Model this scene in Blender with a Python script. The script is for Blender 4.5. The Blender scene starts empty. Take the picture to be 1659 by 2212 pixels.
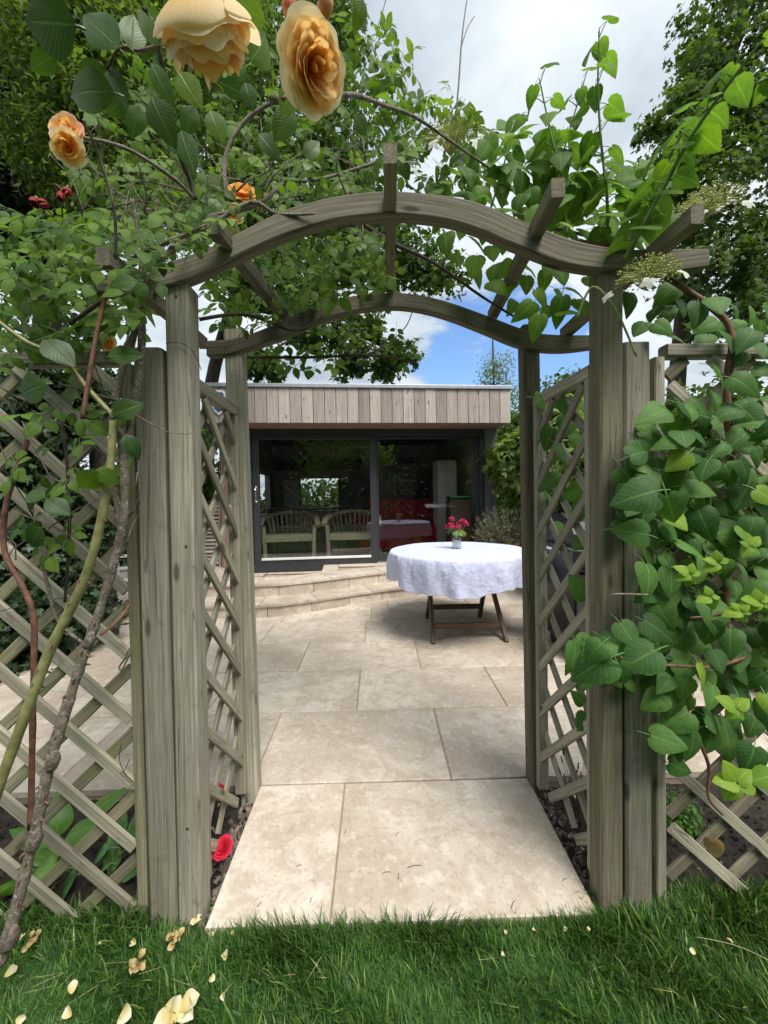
import bpy, math, random
import numpy as np
from mathutils import Matrix, Vector, Euler
random.seed(7); rng = np.random.default_rng(11)
R = math.radians
S = bpy.context.scene
COL = S.collection

# ------------------------------------------------------------------ camera, sky, sun, exposure
EYE = 1.33
PITCH, ROLL, YAW, SHIFT = -1.1, -1.0, -1.0, -0.009
cam_d = bpy.data.cameras.new('camera'); cam = bpy.data.objects.new('camera', cam_d); COL.objects.link(cam)
cam_d.sensor_fit = 'HORIZONTAL'; cam_d.sensor_width = 36; cam_d.lens = 18.0
cam_d.shift_y = SHIFT; cam_d.clip_start = 0.02; cam_d.clip_end = 900
RC = Euler((0, 0, R(YAW))).to_matrix() @ Euler((R(90 + PITCH), 0, 0)).to_matrix() @ Euler((0, 0, R(ROLL))).to_matrix()
cam.matrix_world = Matrix.Translation((0, 0, EYE)) @ RC.to_4x4()
S.camera = cam
S.view_settings.view_transform = 'Standard'; S.view_settings.look = 'None'
S.view_settings.gamma = 1; S.view_settings.use_curve_mapping = False
S.view_settings.exposure = 1.58
S.cycles.max_bounces = 8; S.cycles.transparent_max_bounces = 16
S.cycles.diffuse_bounces = 4; S.cycles.glossy_bounces = 3; S.cycles.transmission_bounces = 6

SUN_EL, SUN_AZ = 58, 150      # azimuth measured clockwise from +Y (view direction)
def at(u, v, Y):
    """photograph measuring grid (1659 x 2212) -> point of the place at distance Y"""
    d = RC @ Vector(((u - 829.5) / 829.5, -(v - 1106 - SHIFT * 1659) / 829.5, -1))
    k = Y / d.y
    return Vector((d.x * k, Y, EYE + d.z * k))
SLOPE = 0.026
def g(y): return SLOPE * (y - 1.2)

w = bpy.data.worlds.new('World'); S.world = w; w.use_nodes = True
nt = w.node_tree; N = nt.nodes; L = nt.links; N.clear()
def wn(t, **k):
    n = N.new(t)
    for a, b in k.items(): setattr(n, a, b)
    return n
out = wn('ShaderNodeOutputWorld'); bg = wn('ShaderNodeBackground'); L.new(bg.outputs[0], out.inputs[0])
bg.inputs[1].default_value = 0.1
sky = wn('ShaderNodeTexSky'); sky.sky_type = 'NISHITA'; sky.sun_disc = False
sky.sun_elevation = R(SUN_EL); sky.sun_rotation = R(SUN_AZ); sky.air_density = 1.0; sky.dust_density = 0.5; sky.ozone_density = 2.0
tc = wn('ShaderNodeTexCoord'); sep = wn('ShaderNodeSeparateXYZ'); L.new(tc.outputs['Generated'], sep.inputs[0])
def wmath(op, a, b=None, c=None, clamp=False):
    n = wn('ShaderNodeMath'); n.operation = op; n.use_clamp = clamp
    for i, x in enumerate((a, b, c)):
        if x is None: continue
        if isinstance(x, (int, float)): n.inputs[i].default_value = x
        else: L.new(x, n.inputs[i])
    return n.outputs[0]
zz = wmath('ADD', wmath('MAXIMUM', sep.outputs[2], 0.0), 0.16)
px = wmath('DIVIDE', sep.outputs[0], zz); py = wmath('DIVIDE', sep.outputs[1], zz)
cmb = wn('ShaderNodeCombineXYZ'); L.new(px, cmb.inputs[0]); L.new(py, cmb.inputs[1]); cmb.inputs[2].default_value = 3.7
def wnoise(scale, detail, rough, off):
    mp = wn('ShaderNodeMapping'); mp.inputs['Location'].default_value = off; L.new(cmb.outputs[0], mp.inputs[0])
    n = wn('ShaderNodeTexNoise'); n.inputs['Scale'].default_value = scale; n.inputs['Detail'].default_value = detail; n.inputs['Roughness'].default_value = rough
    L.new(mp.outputs[0], n.inputs[0]); return n.outputs[0]
n1 = wnoise(0.9, 8, 0.55, (0, 0, 0)); n2 = wnoise(1.1, 5, 0.5, (4.2, 1.3, 0)); n3 = wnoise(2.6, 7, 0.6, (8.2, -3.3, 0))
# a broken gap of blue low in the sky ahead, cloud over the rest
hole_dir = (at(1090, 800, 5) - Vector((0, 0, EYE))).normalized()
vd = wn('ShaderNodeVectorMath'); vd.operation = 'DOT_PRODUCT'; L.new(tc.outputs['Generated'], vd.inputs[0]); vd.inputs[1].default_value = hole_dir
hole = wn('ShaderNodeMapRange'); hole.interpolation_type = 'SMOOTHSTEP'; L.new(vd.outputs['Value'], hole.inputs[0])
hole.inputs[1].default_value = 0.935; hole.inputs[2].default_value = 0.995; hole.inputs[3].default_value = 0.34; hole.inputs[4].default_value = -0.11
cov = wmath('ADD', wmath('ADD', wmath('MULTIPLY', n1, 0.55), wmath('MULTIPLY', n3, 0.45)), hole.outputs[0])
cm = wn('ShaderNodeMapRange'); cm.interpolation_type = 'SMOOTHSTEP'; L.new(cov, cm.inputs[0]); cm.inputs[1].default_value = 0.40; cm.inputs[2].default_value = 0.49
shade = wn('ShaderNodeMapRange'); L.new(wmath('ADD', wmath('MULTIPLY', n2, 0.6), wmath('MULTIPLY', n3, 0.4)), shade.inputs[0])
shade.inputs[1].default_value = 0.38; shade.inputs[2].default_value = 0.70; shade.inputs[3].default_value = 0; shade.inputs[4].default_value = 1
ccol = wn('ShaderNodeMixRGB'); L.new(shade.outputs[0], ccol.inputs[0]); ccol.inputs[1].default_value = (1.5, 1.85, 2.15, 1); ccol.inputs[2].default_value = (4.2, 4.4, 4.55, 1)
skyb = wn('ShaderNodeMixRGB'); skyb.blend_type = 'MULTIPLY'; skyb.inputs[0].default_value = 1; L.new(sky.outputs[0], skyb.inputs[1]); skyb.inputs[2].default_value = (0.62, 0.72, 0.82, 1)
mx = wn('ShaderNodeMixRGB'); L.new(cm.outputs[0], mx.inputs[0]); L.new(skyb.outputs[0], mx.inputs[1]); L.new(ccol.outputs[0], mx.inputs[2])
L.new(mx.outputs[0], bg.inputs[0])

sun_d = bpy.data.lights.new('sun', 'SUN'); sun = bpy.data.objects.new('sun', sun_d); COL.objects.link(sun)
sun_d.energy = 1.65; sun_d.angle = R(28); sun_d.color = (1.0, 0.96, 0.9)
sdir = Vector((math.sin(R(SUN_AZ)) * math.cos(R(SUN_EL)), math.cos(R(SUN_AZ)) * math.cos(R(SUN_EL)), math.sin(R(SUN_EL))))
sun.rotation_euler = sdir.to_track_quat('Z', 'Y').to_euler(); sun.location = (0, -3, 12)

# ------------------------------------------------------------------ materials
class NB:
    def __init__(s, name):
        s.m = bpy.data.materials.new(name); s.m.use_nodes = True
        s.nt = s.m.node_tree; s.n = s.nt.nodes; s.l = s.nt.links
        s.p = s.n['Principled BSDF']; s.o = s.n['Material Output']
    def new(s, t, **k):
        n = s.n.new(t)
        for a, b in k.items(): setattr(n, a, b)
        return n
    def set(s, sock, x):
        if hasattr(x, 'is_output') or isinstance(x, bpy.types.NodeSocket): s.l.new(x, sock)
        else: sock.default_value = x
    def math(s, op, a, b=None, clamp=False):
        n = s.new('ShaderNodeMath', operation=op, use_clamp=clamp); s.set(n.inputs[0], a)
        if b is not None: s.set(n.inputs[1], b)
        return n.outputs[0]
    def mix(s, f, a, b, mode='MIX'):
        n = s.new('ShaderNodeMixRGB', blend_type=mode); s.set(n.inputs[0], f)
        for i, x in ((1, a), (2, b)):
            s.set(n.inputs[i], x if not isinstance(x, tuple) else (*x[:3], 1))
        return n.outputs[0]
    def noise(s, vec, scale=5, detail=4, rough=0.55, dist=0):
        n = s.new('ShaderNodeTexNoise'); n.inputs['Scale'].default_value = scale; n.inputs['Detail'].default_value = detail
        n.inputs['Roughness'].default_value = rough; n.inputs['Distortion'].default_value = dist
        if vec is not None: s.l.new(vec, n.inputs[0])
        return n.outputs[0]
    def rng(s, x, a, b, c=0, d=1):
        n = s.new('ShaderNodeMapRange', interpolation_type='SMOOTHSTEP'); s.l.new(x, n.inputs[0])
        for i, q in zip((1, 2, 3, 4), (a, b, c, d)): n.inputs[i].default_value = q
        return n.outputs[0]
    def map(s, vec, scale=(1, 1, 1), loc=None):
        n = s.new('ShaderNodeMapping'); s.l.new(vec, n.inputs[0]); n.inputs['Scale'].default_value = scale
        if loc is not None: s.set(n.inputs['Location'], loc)
        return n.outputs[0]
    def bump(s, h, strength=0.3, dist=0.01):
        n = s.new('ShaderNodeBump'); n.inputs['Strength'].default_value = strength; n.inputs['Distance'].default_value = dist
        s.l.new(h, n.inputs['Height']); s.l.new(n.outputs[0], s.p.inputs['Normal']); return n.outputs[0]
    def objrand(s): return s.new('ShaderNodeObjectInfo').outputs['Random']
    def objco(s): return s.new('ShaderNodeTexCoord').outputs['Object']
    def geo(s): return s.new('ShaderNodeNewGeometry')
    def attr(s, nm): return s.new('ShaderNodeAttribute', attribute_name=nm)
    def rnd3(s, k=37.0):
        r = s.objrand(); c = s.new('ShaderNodeCombineXYZ')
        for i, q in enumerate((k, k * 1.7, k * 2.3)): s.l.new(s.math('MULTIPLY', r, q), c.inputs[i])
        return c.outputs[0]

def plain(name, col, rough=0.5, metal=0.0, var=0.12, scale=12, bump=0.0, spec=0.5, coat=0):
    b = NB(name); co = b.objco(); n = b.noise(co, scale, 5)
    c = b.mix(b.rng(n, 0.3, 0.7), tuple(x * (1 - var) for x in col), tuple(min(1, x * (1 + var)) for x in col))
    b.set(b.p.inputs['Base Color'], c); b.p.inputs['Roughness'].default_value = rough; b.p.inputs['Metallic'].default_value = metal
    b.p.inputs['Specular IOR Level'].default_value = spec
    if coat: b.p.inputs['Coat Weight'].default_value = coat
    if bump: b.bump(n, bump, 0.004)
    return b.m

def wood(name, c1, c2, green=0.35, fine=1.0, rough=0.85):
    """weathered timber: grain runs along the third axis of the 'grain' attribute"""
    b = NB(name); gr = b.attr('grain').outputs['Vector']
    vec = b.map(gr, (1, 1, 1), b.rnd3())
    fineg = b.noise(b.map(vec, (210 * fine, 210 * fine, 5)), 1, 4, 0.6, 0.3)
    mid = b.noise(b.map(vec, (95, 95, 2.4)), 1, 4, 0.55, 0.8)
    band = b.new('ShaderNodeTexWave', wave_type='BANDS', bands_direction='DIAGONAL'); b.l.new(b.map(vec, (1, 1, 0.03)), band.inputs[0])
    band.inputs['Scale'].default_value = 42; band.inputs['Distortion'].default_value = 7; band.inputs['Detail'].default_value = 3; band.inputs['Detail Scale'].default_value = 0.6
    big = b.noise(vec, 5, 4, 0.6)
    f = b.math('ADD', b.math('MULTIPLY', fineg, 0.6), b.math('MULTIPLY', mid, 0.4))
    lowf = b.noise(b.map(vec, (22, 22, 0.9)), 1, 3, 0.5, 0.5); c = b.mix(b.rng(f, 0.36, 0.64), tuple(0.72 * x + 0.28 * y for x, y in zip(c1, c2)), c2); c = b.mix(b.math('MULTIPLY', b.rng(lowf, 0.42, 0.72), 0.55), c, c1)
    c = b.mix(b.math('MULTIPLY', b.rng(band.outputs[0], 0.0, 0.35, 1, 0), 0.16), c, tuple(x * 0.5 for x in c1))
    rr = b.objrand(); tone = b.math('ADD', b.math('MULTIPLY', rr, 0.5), 0.72)
    c = b.mix(1.0, c, b.new('ShaderNodeCombineXYZ').outputs[0], 'MULTIPLY') if False else c
    hs = b.new('ShaderNodeHueSaturation'); b.l.new(c, hs.inputs['Color']); b.l.new(tone, hs.inputs['Value']); c = hs.outputs[0]
    # algae film in patches
    mask = b.math('MULTIPLY', b.rng(big, 0.46, 0.68), green)
    c = b.mix(mask, c, (0.17, 0.19, 0.075))
    blotch = b.noise(vec, 19, 5, 0.65); c = b.mix(b.math('MULTIPLY', b.rng(blotch, 0.58, 0.72), 0.4), c, tuple(x * 0.55 for x in c1))
    cr = b.math('ABSOLUTE', b.math('SUBTRACT', b.noise(b.map(vec, (17, 17, 0.55)), 1, 3, 0.5, 0.4), 0.53)); c = b.mix(b.rng(cr, 0.001, 0.0055, 0.6, 0), c, tuple(x * 0.3 for x in c1))
    # knots
    vo = b.new('ShaderNodeTexVoronoi'); b.l.new(b.map(vec, (11, 11, 3.4)), vo.inputs[0]); vo.inputs['Scale'].default_value = 1
    c = b.mix(b.rng(vo.outputs['Distance'], 0.06, 0.15, 0.8, 0), c, tuple(x * 0.3 for x in c1))
    b.set(b.p.inputs['Base Color'], c); b.p.inputs['Roughness'].default_value = rough; b.p.inputs['Specular IOR Level'].default_value = 0.25
    h = b.math('ADD', f, b.math('MULTIPLY', band.outputs[0], 0.25)); b.bump(h, 0.4, 0.003)
    return b.m

def leafmat(name, dark, light, trans=0.32, rough=0.42, vein=0.35, under=1.25, spec=0.4, veinfreq=34, tint=None, spots=0.0):
    b = NB(name)
    lv = b.math('FRACT', b.math('ADD', b.attr('lv').outputs['Fac'], b.objrand()))
    c = b.mix(lv, dark, light)
    uv = b.new('ShaderNodeSeparateXYZ'); b.l.new(b.attr('luv').outputs['Vector'], uv.inputs[0])
    ax = b.math('ABSOLUTE', uv.outputs[0])
    rib = b.rng(ax, 0.0, 0.10, 1, 0)
    ph = b.math('MULTIPLY', b.math('SUBTRACT', uv.outputs[1], b.math('MULTIPLY', ax, 0.28)), veinfreq)
    side = b.rng(b.math('ABSOLUTE', b.math('SINE', ph)), 0.0, 0.28, 0.7, 0)
    vn = b.math('MAXIMUM', rib, side)
    c = b.mix(b.math('MULTIPLY', vn, vein), c, tuple(min(1, x * 1.9 + 0.01) for x in light))
    n = b.noise(b.attr('luv').outputs['Vector'], 4, 4); c = b.mix(b.math('MULTIPLY', b.rng(n, 0.45, 0.7), 0.3), c, tuple(x * 0.6 for x in dark))
    if spots:
        sn = b.noise(b.map(b.attr('luv').outputs['Vector'], (1.5, 2.4, 1), b.rnd3(23)), 2.6, 4, 0.6); c = b.mix(b.math('MULTIPLY', b.rng(sn, 0.64, 0.70), spots), c, (0.17, 0.10, 0.035))
        sp2 = b.noise(b.map(b.attr('luv').outputs['Vector'], (9, 14, 1), b.rnd3(5)), 2.2, 3); c = b.mix(b.math('MULTIPLY', b.rng(sp2, 0.6, 0.72), 0.35), c, tuple(min(1, x * 1.7) for x in light))
    bf = b.geo().outputs['Backfacing']
    hs = b.new('ShaderNodeHueSaturation'); b.l.new(c, hs.inputs['Color']); hs.inputs['Saturation'].default_value = 0.8; hs.inputs['Value'].default_value = under
    c2 = b.mix(bf, c, hs.outputs[0])
    b.set(b.p.inputs['Base Color'], c2); b.p.inputs['Roughness'].default_value = rough; b.p.inputs['Specular IOR Level'].default_value = spec
    if vein > 0: b.bump(b.math('SUBTRACT', 1.0, vn), 0.35, 0.002)
    t = b.new('ShaderNodeBsdfTranslucent'); b.set(t.inputs[0], b.mix(1.0, c, tint or (1.5, 1.55, 0.55), 'MULTIPLY'))
    ms = b.new('ShaderNodeMixShader'); ms.inputs[0].default_value = trans
    b.l.new(b.p.outputs[0], ms.inputs[1]); b.l.new(t.outputs[0], ms.inputs[2]); b.l.new(ms.outputs[0], b.o.inputs[0])
    return b.m

def petalmat(name, inner, outer, trans=0.35):
    b = NB(name); uv = b.new('ShaderNodeSeparateXYZ'); b.l.new(b.attr('luv').outputs['Vector'], uv.inputs[0])
    n = b.noise(b.map(b.attr('luv').outputs['Vector'], (14, 2, 1)), 1.5, 4)
    f = b.math('ADD', b.rng(uv.outputs[1], 0.05, 0.95), b.math('MULTIPLY', b.math('SUBTRACT', n, 0.5), 0.5), True)
    c = b.mix(f, inner, outer)
    hs = b.new('ShaderNodeHueSaturation'); b.l.new(c, hs.inputs['Color']); b.l.new(b.math('ADD', b.math('MULTIPLY', b.objrand(), 0.16), 0.92), hs.inputs['Value']); c = hs.outputs[0]
    b.set(b.p.inputs['Base Color'], c); b.p.inputs['Roughness'].default_value = 0.6; b.p.inputs['Specular IOR Level'].default_value = 0.2
    b.bump(n, 0.25, 0.002)
    t = b.new('ShaderNodeBsdfTranslucent'); b.l.new(c, t.inputs[0])
    ms = b.new('ShaderNodeMixShader'); ms.inputs[0].default_value = trans
    b.l.new(b.p.outputs[0], ms.inputs[1]); b.l.new(t.outputs[0], ms.inputs[2]); b.l.new(ms.outputs[0], b.o.inputs[0])
    return b.m

def stonemat(name, c1, c2, c3):
    b = NB(name); co = b.objco(); vec = b.map(co, (1, 1, 1), b.rnd3(11))
    big = b.noise(vec, 2.2, 5, 0.6, 0.6); mid = b.noise(vec, 9, 6, 0.65, 0.4); fine = b.noise(vec, 70, 4, 0.7)
    c = b.mix(b.rng(big, 0.32, 0.68), c1, c2)
    c = b.mix(b.math('MULTIPLY', b.rng(mid, 0.46, 0.62), 0.75), c, c3)
    c = b.mix(b.math('MULTIPLY', b.rng(fine, 0.50, 0.70), 0.5), c, tuple(x * 0.62 for x in c1))
    lt = b.noise(vec, 24, 6, 0.72); c = b.mix(b.math('MULTIPLY', b.rng(lt, 0.50, 0.68), 0.38), c, tuple(min(1, x * 1.25) for x in c2))
    st = b.noise(b.map(vec, (0.8, 2.2, 1)), 3.1, 6, 0.6, 1.5); c = b.mix(b.math('MULTIPLY', b.rng(st, 0.56, 0.72), 0.42), c, (0.30, 0.215, 0.145))
    spk = b.new('ShaderNodeTexVoronoi'); b.l.new(vec, spk.inputs[0]); spk.inputs['Scale'].default_value = 46
    c = b.mix(b.rng(spk.outputs['Distance'], 0.05, 0.12, 0.6, 0), c, (0.17, 0.13, 0.09))
    dk = b.noise(vec, 15, 6, 0.7, 0.5); c = b.mix(b.math('MULTIPLY', b.rng(dk, 0.52, 0.72), 0.4), c, (0.33, 0.25, 0.175))
    hs = b.new('ShaderNodeHueSaturation'); b.l.new(c, hs.inputs['Color']); b.l.new(b.math('ADD', b.math('MULTIPLY', b.objrand(), 0.18), 0.90), hs.inputs['Value'])
    b.set(b.p.inputs['Base Color'], hs.outputs[0])
    b.set(b.p.inputs['Roughness'], b.rng(mid, 0.3, 0.7, 0.38, 0.62)); b.p.inputs['Specular IOR Level'].default_value = 0.4
    b.bump(b.math('ADD', fine, b.math('MULTIPLY', mid, 2.0)), 0.16, 0.003)
    return b.m

M = {}
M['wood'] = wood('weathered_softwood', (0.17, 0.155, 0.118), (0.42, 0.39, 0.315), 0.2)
M['wood_dark'] = wood('dark_weathered_softwood', (0.10, 0.084, 0.058), (0.27, 0.235, 0.172), 0.28)  # darker tone of the same weathered timber
M['wood_green'] = wood('algae_stained_softwood', (0.115, 0.104, 0.065), (0.29, 0.27, 0.18), 0.6)
M['wood_beam'] = wood('weathered_beam', (0.078, 0.068, 0.05), (0.23, 0.205, 0.155), 0.25)
M['slat'] = wood('weathered_slat', (0.185, 0.166, 0.122), (0.44, 0.405, 0.32), 0.22)
M['cedar'] = wood('silvered_cedar', (0.30, 0.24, 0.21), (0.50, 0.44, 0.40), 0.0, 0.6, 0.75)
M['cedar_red'] = wood('brown_cedar', (0.21, 0.12, 0.085), (0.36, 0.24, 0.18), 0.0, 0.6, 0.7)
M['teak'] = wood('oiled_hardwood', (0.075, 0.048, 0.031), (0.16, 0.108, 0.07), 0.0, 0.8, 0.6)
M['teak_grey'] = wood('grey_hardwood', (0.31, 0.25, 0.175), (0.50, 0.42, 0.31), 0.0, 0.8, 0.75)
M['sleeper'] = wood('old_sleeper', (0.11, 0.09, 0.07), (0.29, 0.25, 0.2), 0.3, 0.7)
M['stone'] = stonemat('limestone_paving', (0.44, 0.37, 0.295), (0.64, 0.57, 0.485), (0.44, 0.36, 0.285))
M['grout'] = plain('grey_mortar', (0.33, 0.25, 0.19), 0.9, bump=0.3, scale=60)
M['soil'] = plain('dark_soil', (0.028, 0.021, 0.015), 0.95, var=0.5, scale=30, bump=0.9)
M['lawn'] = plain('lawn_turf', (0.030, 0.078, 0.013), 0.95, var=0.4, scale=40, bump=0.6)
M['anthracite'] = plain('anthracite_aluminium', (0.037, 0.038, 0.043), 0.45, var=0.08)
M['grey_paint'] = plain('mid_grey_aluminium', (0.13, 0.14, 0.165), 0.5, var=0.08)
M['trim'] = plain('zinc_trim', (0.42, 0.43, 0.46), 0.45, 0.6, var=0.08)
M['white'] = plain('white_paint', (0.75, 0.75, 0.73), 0.5, var=0.04)
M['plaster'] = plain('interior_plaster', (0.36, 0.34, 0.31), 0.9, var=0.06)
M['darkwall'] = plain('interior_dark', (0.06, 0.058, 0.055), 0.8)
M['floor'] = plain('interior_floor', (0.25, 0.20, 0.15), 0.5)
M['red'] = plain('red_fabric', (0.55, 0.012, 0.045), 0.85, var=0.2, bump=0.2, scale=40)
M['black'] = plain('black_plastic', (0.015, 0.015, 0.017), 0.4)
M['rubber'] = plain('rubber_mat', (0.02, 0.02, 0.022), 0.8, var=0.4, scale=60, bump=0.8)
M['chrome'] = plain('brushed_steel', (0.6, 0.6, 0.62), 0.25, 1.0, var=0.05)
M['terracotta'] = plain('terracotta', (0.40, 0.185, 0.115), 0.8, var=0.2, scale=20, bump=0.2)
M['greenfab'] = plain('green_plastic', (0.02, 0.16, 0.09), 0.5)
M['brownfab'] = plain('brown_sacking', (0.10, 0.065, 0.05), 0.9, var=0.25, scale=60, bump=0.3)
M['blue'] = plain('blue_sign_paint', (0.012, 0.10, 0.33), 0.35, var=0.04)
def barkmat():
    bb_ = NB('rose_bark'); co = bb_.objco(); n = bb_.noise(co, 60, 5, 0.65); l = bb_.noise(co, 130, 4, 0.7); k = bb_.noise(co, 14, 4)
    c = bb_.mix(bb_.rng(n, 0.35, 0.65), (0.085, 0.068, 0.052), (0.21, 0.175, 0.14)); c = bb_.mix(bb_.math('MULTIPLY', bb_.rng(k, 0.45, 0.65), 0.5), c, (0.15, 0.14, 0.075))
    c = bb_.mix(bb_.rng(l, 0.58, 0.66), c, (0.46, 0.45, 0.40)); bb_.set(bb_.p.inputs['Base Color'], c); bb_.p.inputs['Roughness'].default_value = 0.95; bb_.bump(n, 0.9, 0.004); return bb_.m
M['bark'] = barkmat()
M['bark_red'] = plain('red_brown_cane', (0.15, 0.07, 0.045), 0.7, var=0.4, scale=40, bump=0.4)
M['bark_green'] = plain('green_cane', (0.20, 0.195, 0.075), 0.55, var=0.3, scale=25, bump=0.2)
M['stem_green'] = plain('young_stem', (0.14, 0.21, 0.05), 0.5, var=0.3, scale=30)
M['bark_dark'] = plain('dark_bark', (0.06, 0.047, 0.036), 0.9, var=0.5, scale=30, bump=0.8)
M['twig'] = plain('grey_twig', (0.16, 0.13, 0.105), 0.85, var=0.4, scale=60, bump=0.4)
M['pebble'] = plain('bark_chip', (0.17, 0.135, 0.11), 0.9, var=0.5, scale=40, bump=0.8)
M['wire'] = plain('rusty_wire', (0.05, 0.035, 0.03), 0.7)
M['bud'] = petalmat('dried_petal', (0.10, 0.012, 0.012), (0.33, 0.05, 0.035), 0.2)
M['budpink'] = petalmat('pink_bud_petal', (0.75, 0.30, 0.10), (0.80, 0.22, 0.13), 0.2)
M['rose_in'] = petalmat('apricot_petal', (0.93, 0.36, 0.055), (0.95, 0.56, 0.16), 0.5)
M['rose_mid'] = petalmat('peach_petal', (0.93, 0.50, 0.12), (0.95, 0.69, 0.29), 0.5)
M['rose_out'] = petalmat('cream_petal', (0.90, 0.62, 0.22), (0.93, 0.80, 0.52), 0.45)
M['rose_pink'] = petalmat('blush_petal', (0.80, 0.36, 0.12), (0.85, 0.52, 0.36))
M['yellow_petal'] = petalmat('pale_yellow_petal', (0.74, 0.60, 0.22), (0.80, 0.76, 0.56), 0.3)
M['brown_petal'] = petalmat('withered_petal', (0.30, 0.19, 0.07), (0.58, 0.47, 0.22), 0.25)
M['begonia'] = petalmat('begonia_petal', (0.50, 0.01, 0.035), (0.68, 0.035, 0.07), 0.25)
M['dianthus'] = petalmat('crimson_petal', (0.30, 0.003, 0.025), (0.66, 0.05, 0.14), 0.25)
M['sepal_white'] = petalmat('white_floret', (0.72, 0.74, 0.60), (0.82, 0.82, 0.76), 0.4)
M['floret'] = plain('greenish_floret', (0.40, 0.42, 0.13), 0.7, var=0.35, scale=60)
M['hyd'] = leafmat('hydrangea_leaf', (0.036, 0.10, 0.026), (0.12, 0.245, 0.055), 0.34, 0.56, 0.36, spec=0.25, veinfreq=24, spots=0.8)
M['hyd_back'] = leafmat('hydrangea_leaf_backlit_tint', (0.07, 0.15, 0.026), (0.16, 0.285, 0.055), 0.5, 0.55, 0.4, spec=0.25)  # paler copy of the hydrangea leaf, backlight painted into its colour
M['young'] = leafmat('young_leaf', (0.14, 0.27, 0.025), (0.27, 0.41, 0.05), 0.42, 0.5, 0.35, spec=0.25)
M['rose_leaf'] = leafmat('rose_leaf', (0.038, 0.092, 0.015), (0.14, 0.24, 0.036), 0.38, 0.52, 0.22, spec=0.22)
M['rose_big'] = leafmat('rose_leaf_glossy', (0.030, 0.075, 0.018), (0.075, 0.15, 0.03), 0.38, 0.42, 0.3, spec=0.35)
M['rose_lit'] = leafmat('rose_leaf_lit_tint', (0.09, 0.17, 0.025), (0.15, 0.24, 0.04), 0.5, 0.4, 0.2)  # brighter rose leaf copy; the lit look is put into the colour
M['tree_dark'] = leafmat('yew_leaf', (0.008, 0.016, 0.006), (0.022, 0.040, 0.012), 0.15, 0.5, 0)
M['tree_olive'] = leafmat('willow_leaf', (0.03, 0.062, 0.014), (0.20, 0.29, 0.065), 0.45, 0.65, 0, spec=0.2)
M['tree_mid'] = leafmat('maple_leaf', (0.035, 0.075, 0.018), (0.10, 0.17, 0.035), 0.42, 0.7, 0, spec=0.15)
M['ivy'] = leafmat('ivy_leaf', (0.012, 0.034, 0.010), (0.045, 0.095, 0.025), 0.2, 0.35, 0.15)
M['vine'] = leafmat('vine_leaf', (0.07, 0.13, 0.022), (0.24, 0.34, 0.055), 0.45, 0.45, 0.2)
M['birch'] = leafmat('birch_leaf', (0.12, 0.17, 0.08), (0.22, 0.28, 0.14), 0.5, 0.5, 0)
M['rosemary'] = leafmat('rosemary_leaf', (0.07, 0.085, 0.04), (0.20, 0.20, 0.11), 0.2, 0.6, 0)
M['hosta'] = leafmat('hosta_leaf', (0.07, 0.19, 0.03), (0.17, 0.33, 0.06), 0.35, 0.4, 0.3, veinfreq=3)
M['grass'] = leafmat('grass_blade', (0.022, 0.078, 0.011), (0.115, 0.235, 0.045), 0.4, 0.45, 0, spec=0.4)
M['straw'] = plain('dry_straw', (0.55, 0.48, 0.28), 0.8)

def clothmat():
    b = NB('white_linen'); co = b.objco(); n = b.noise(co, 16, 6, 0.6, 0.8); n2 = b.noise(co, 420, 2)
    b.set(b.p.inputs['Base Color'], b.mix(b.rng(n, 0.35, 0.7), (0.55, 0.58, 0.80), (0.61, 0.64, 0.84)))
    b.p.inputs['Roughness'].default_value = 0.85; b.p.inputs['Sheen Weight'].default_value = 0.15
    r1 = b.math('ABSOLUTE', b.math('SUBTRACT', b.noise(co, 4.5, 3, 0.5, 0.5), 0.5)); r2 = b.math('ABSOLUTE', b.math('SUBTRACT', b.noise(b.map(co, (1, 1, 1), (3, 7, 1)), 9, 3, 0.55, 0.4), 0.5))
    hh = b.math('SUBTRACT', b.math('MULTIPLY', b.noise(co, 6, 4, 0.55, 0.7), 0.6), b.math('ADD', b.math('MINIMUM', r1, 0.12), b.math('MULTIPLY', b.math('MINIMUM', r2, 0.1), 0.7))); b.bump(b.math('ADD', hh, b.math('MULTIPLY', n2, 0.015)), 0.75, 0.03); return b.m
M['cloth'] = clothmat()
def glassmat(name, tint, k):
    b = NB(name); fr = b.new('ShaderNodeFresnel'); b.l.new(b.math('SUBTRACT', 1.5, b.math('MULTIPLY', b.geo().outputs['Backfacing'], 1.5 - 1 / 1.5)), fr.inputs[0])
    f = b.math('MULTIPLY', fr.outputs[0], k, True)
    gl = b.new('ShaderNodeBsdfGlossy'); gl.inputs['Roughness'].default_value = 0.0; gl.inputs[0].default_value = (0.95, 0.97, 1, 1)
    tr = b.new('ShaderNodeBsdfTransparent'); tr.inputs[0].default_value = (*tint, 1)
    ms = b.new('ShaderNodeMixShader'); b.l.new(f, ms.inputs[0]); b.l.new(tr.outputs[0], ms.inputs[1]); b.l.new(gl.outputs[0], ms.inputs[2])
    b.l.new(ms.outputs[0], b.o.inputs[0]); return b.m
M['glass'] = glassmat('double_glazing', (0.86, 0.885, 0.87), 1.9)
M['glass_clear'] = glassmat('clear_glass', (0.975, 0.985, 0.98), 1.3)

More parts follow.
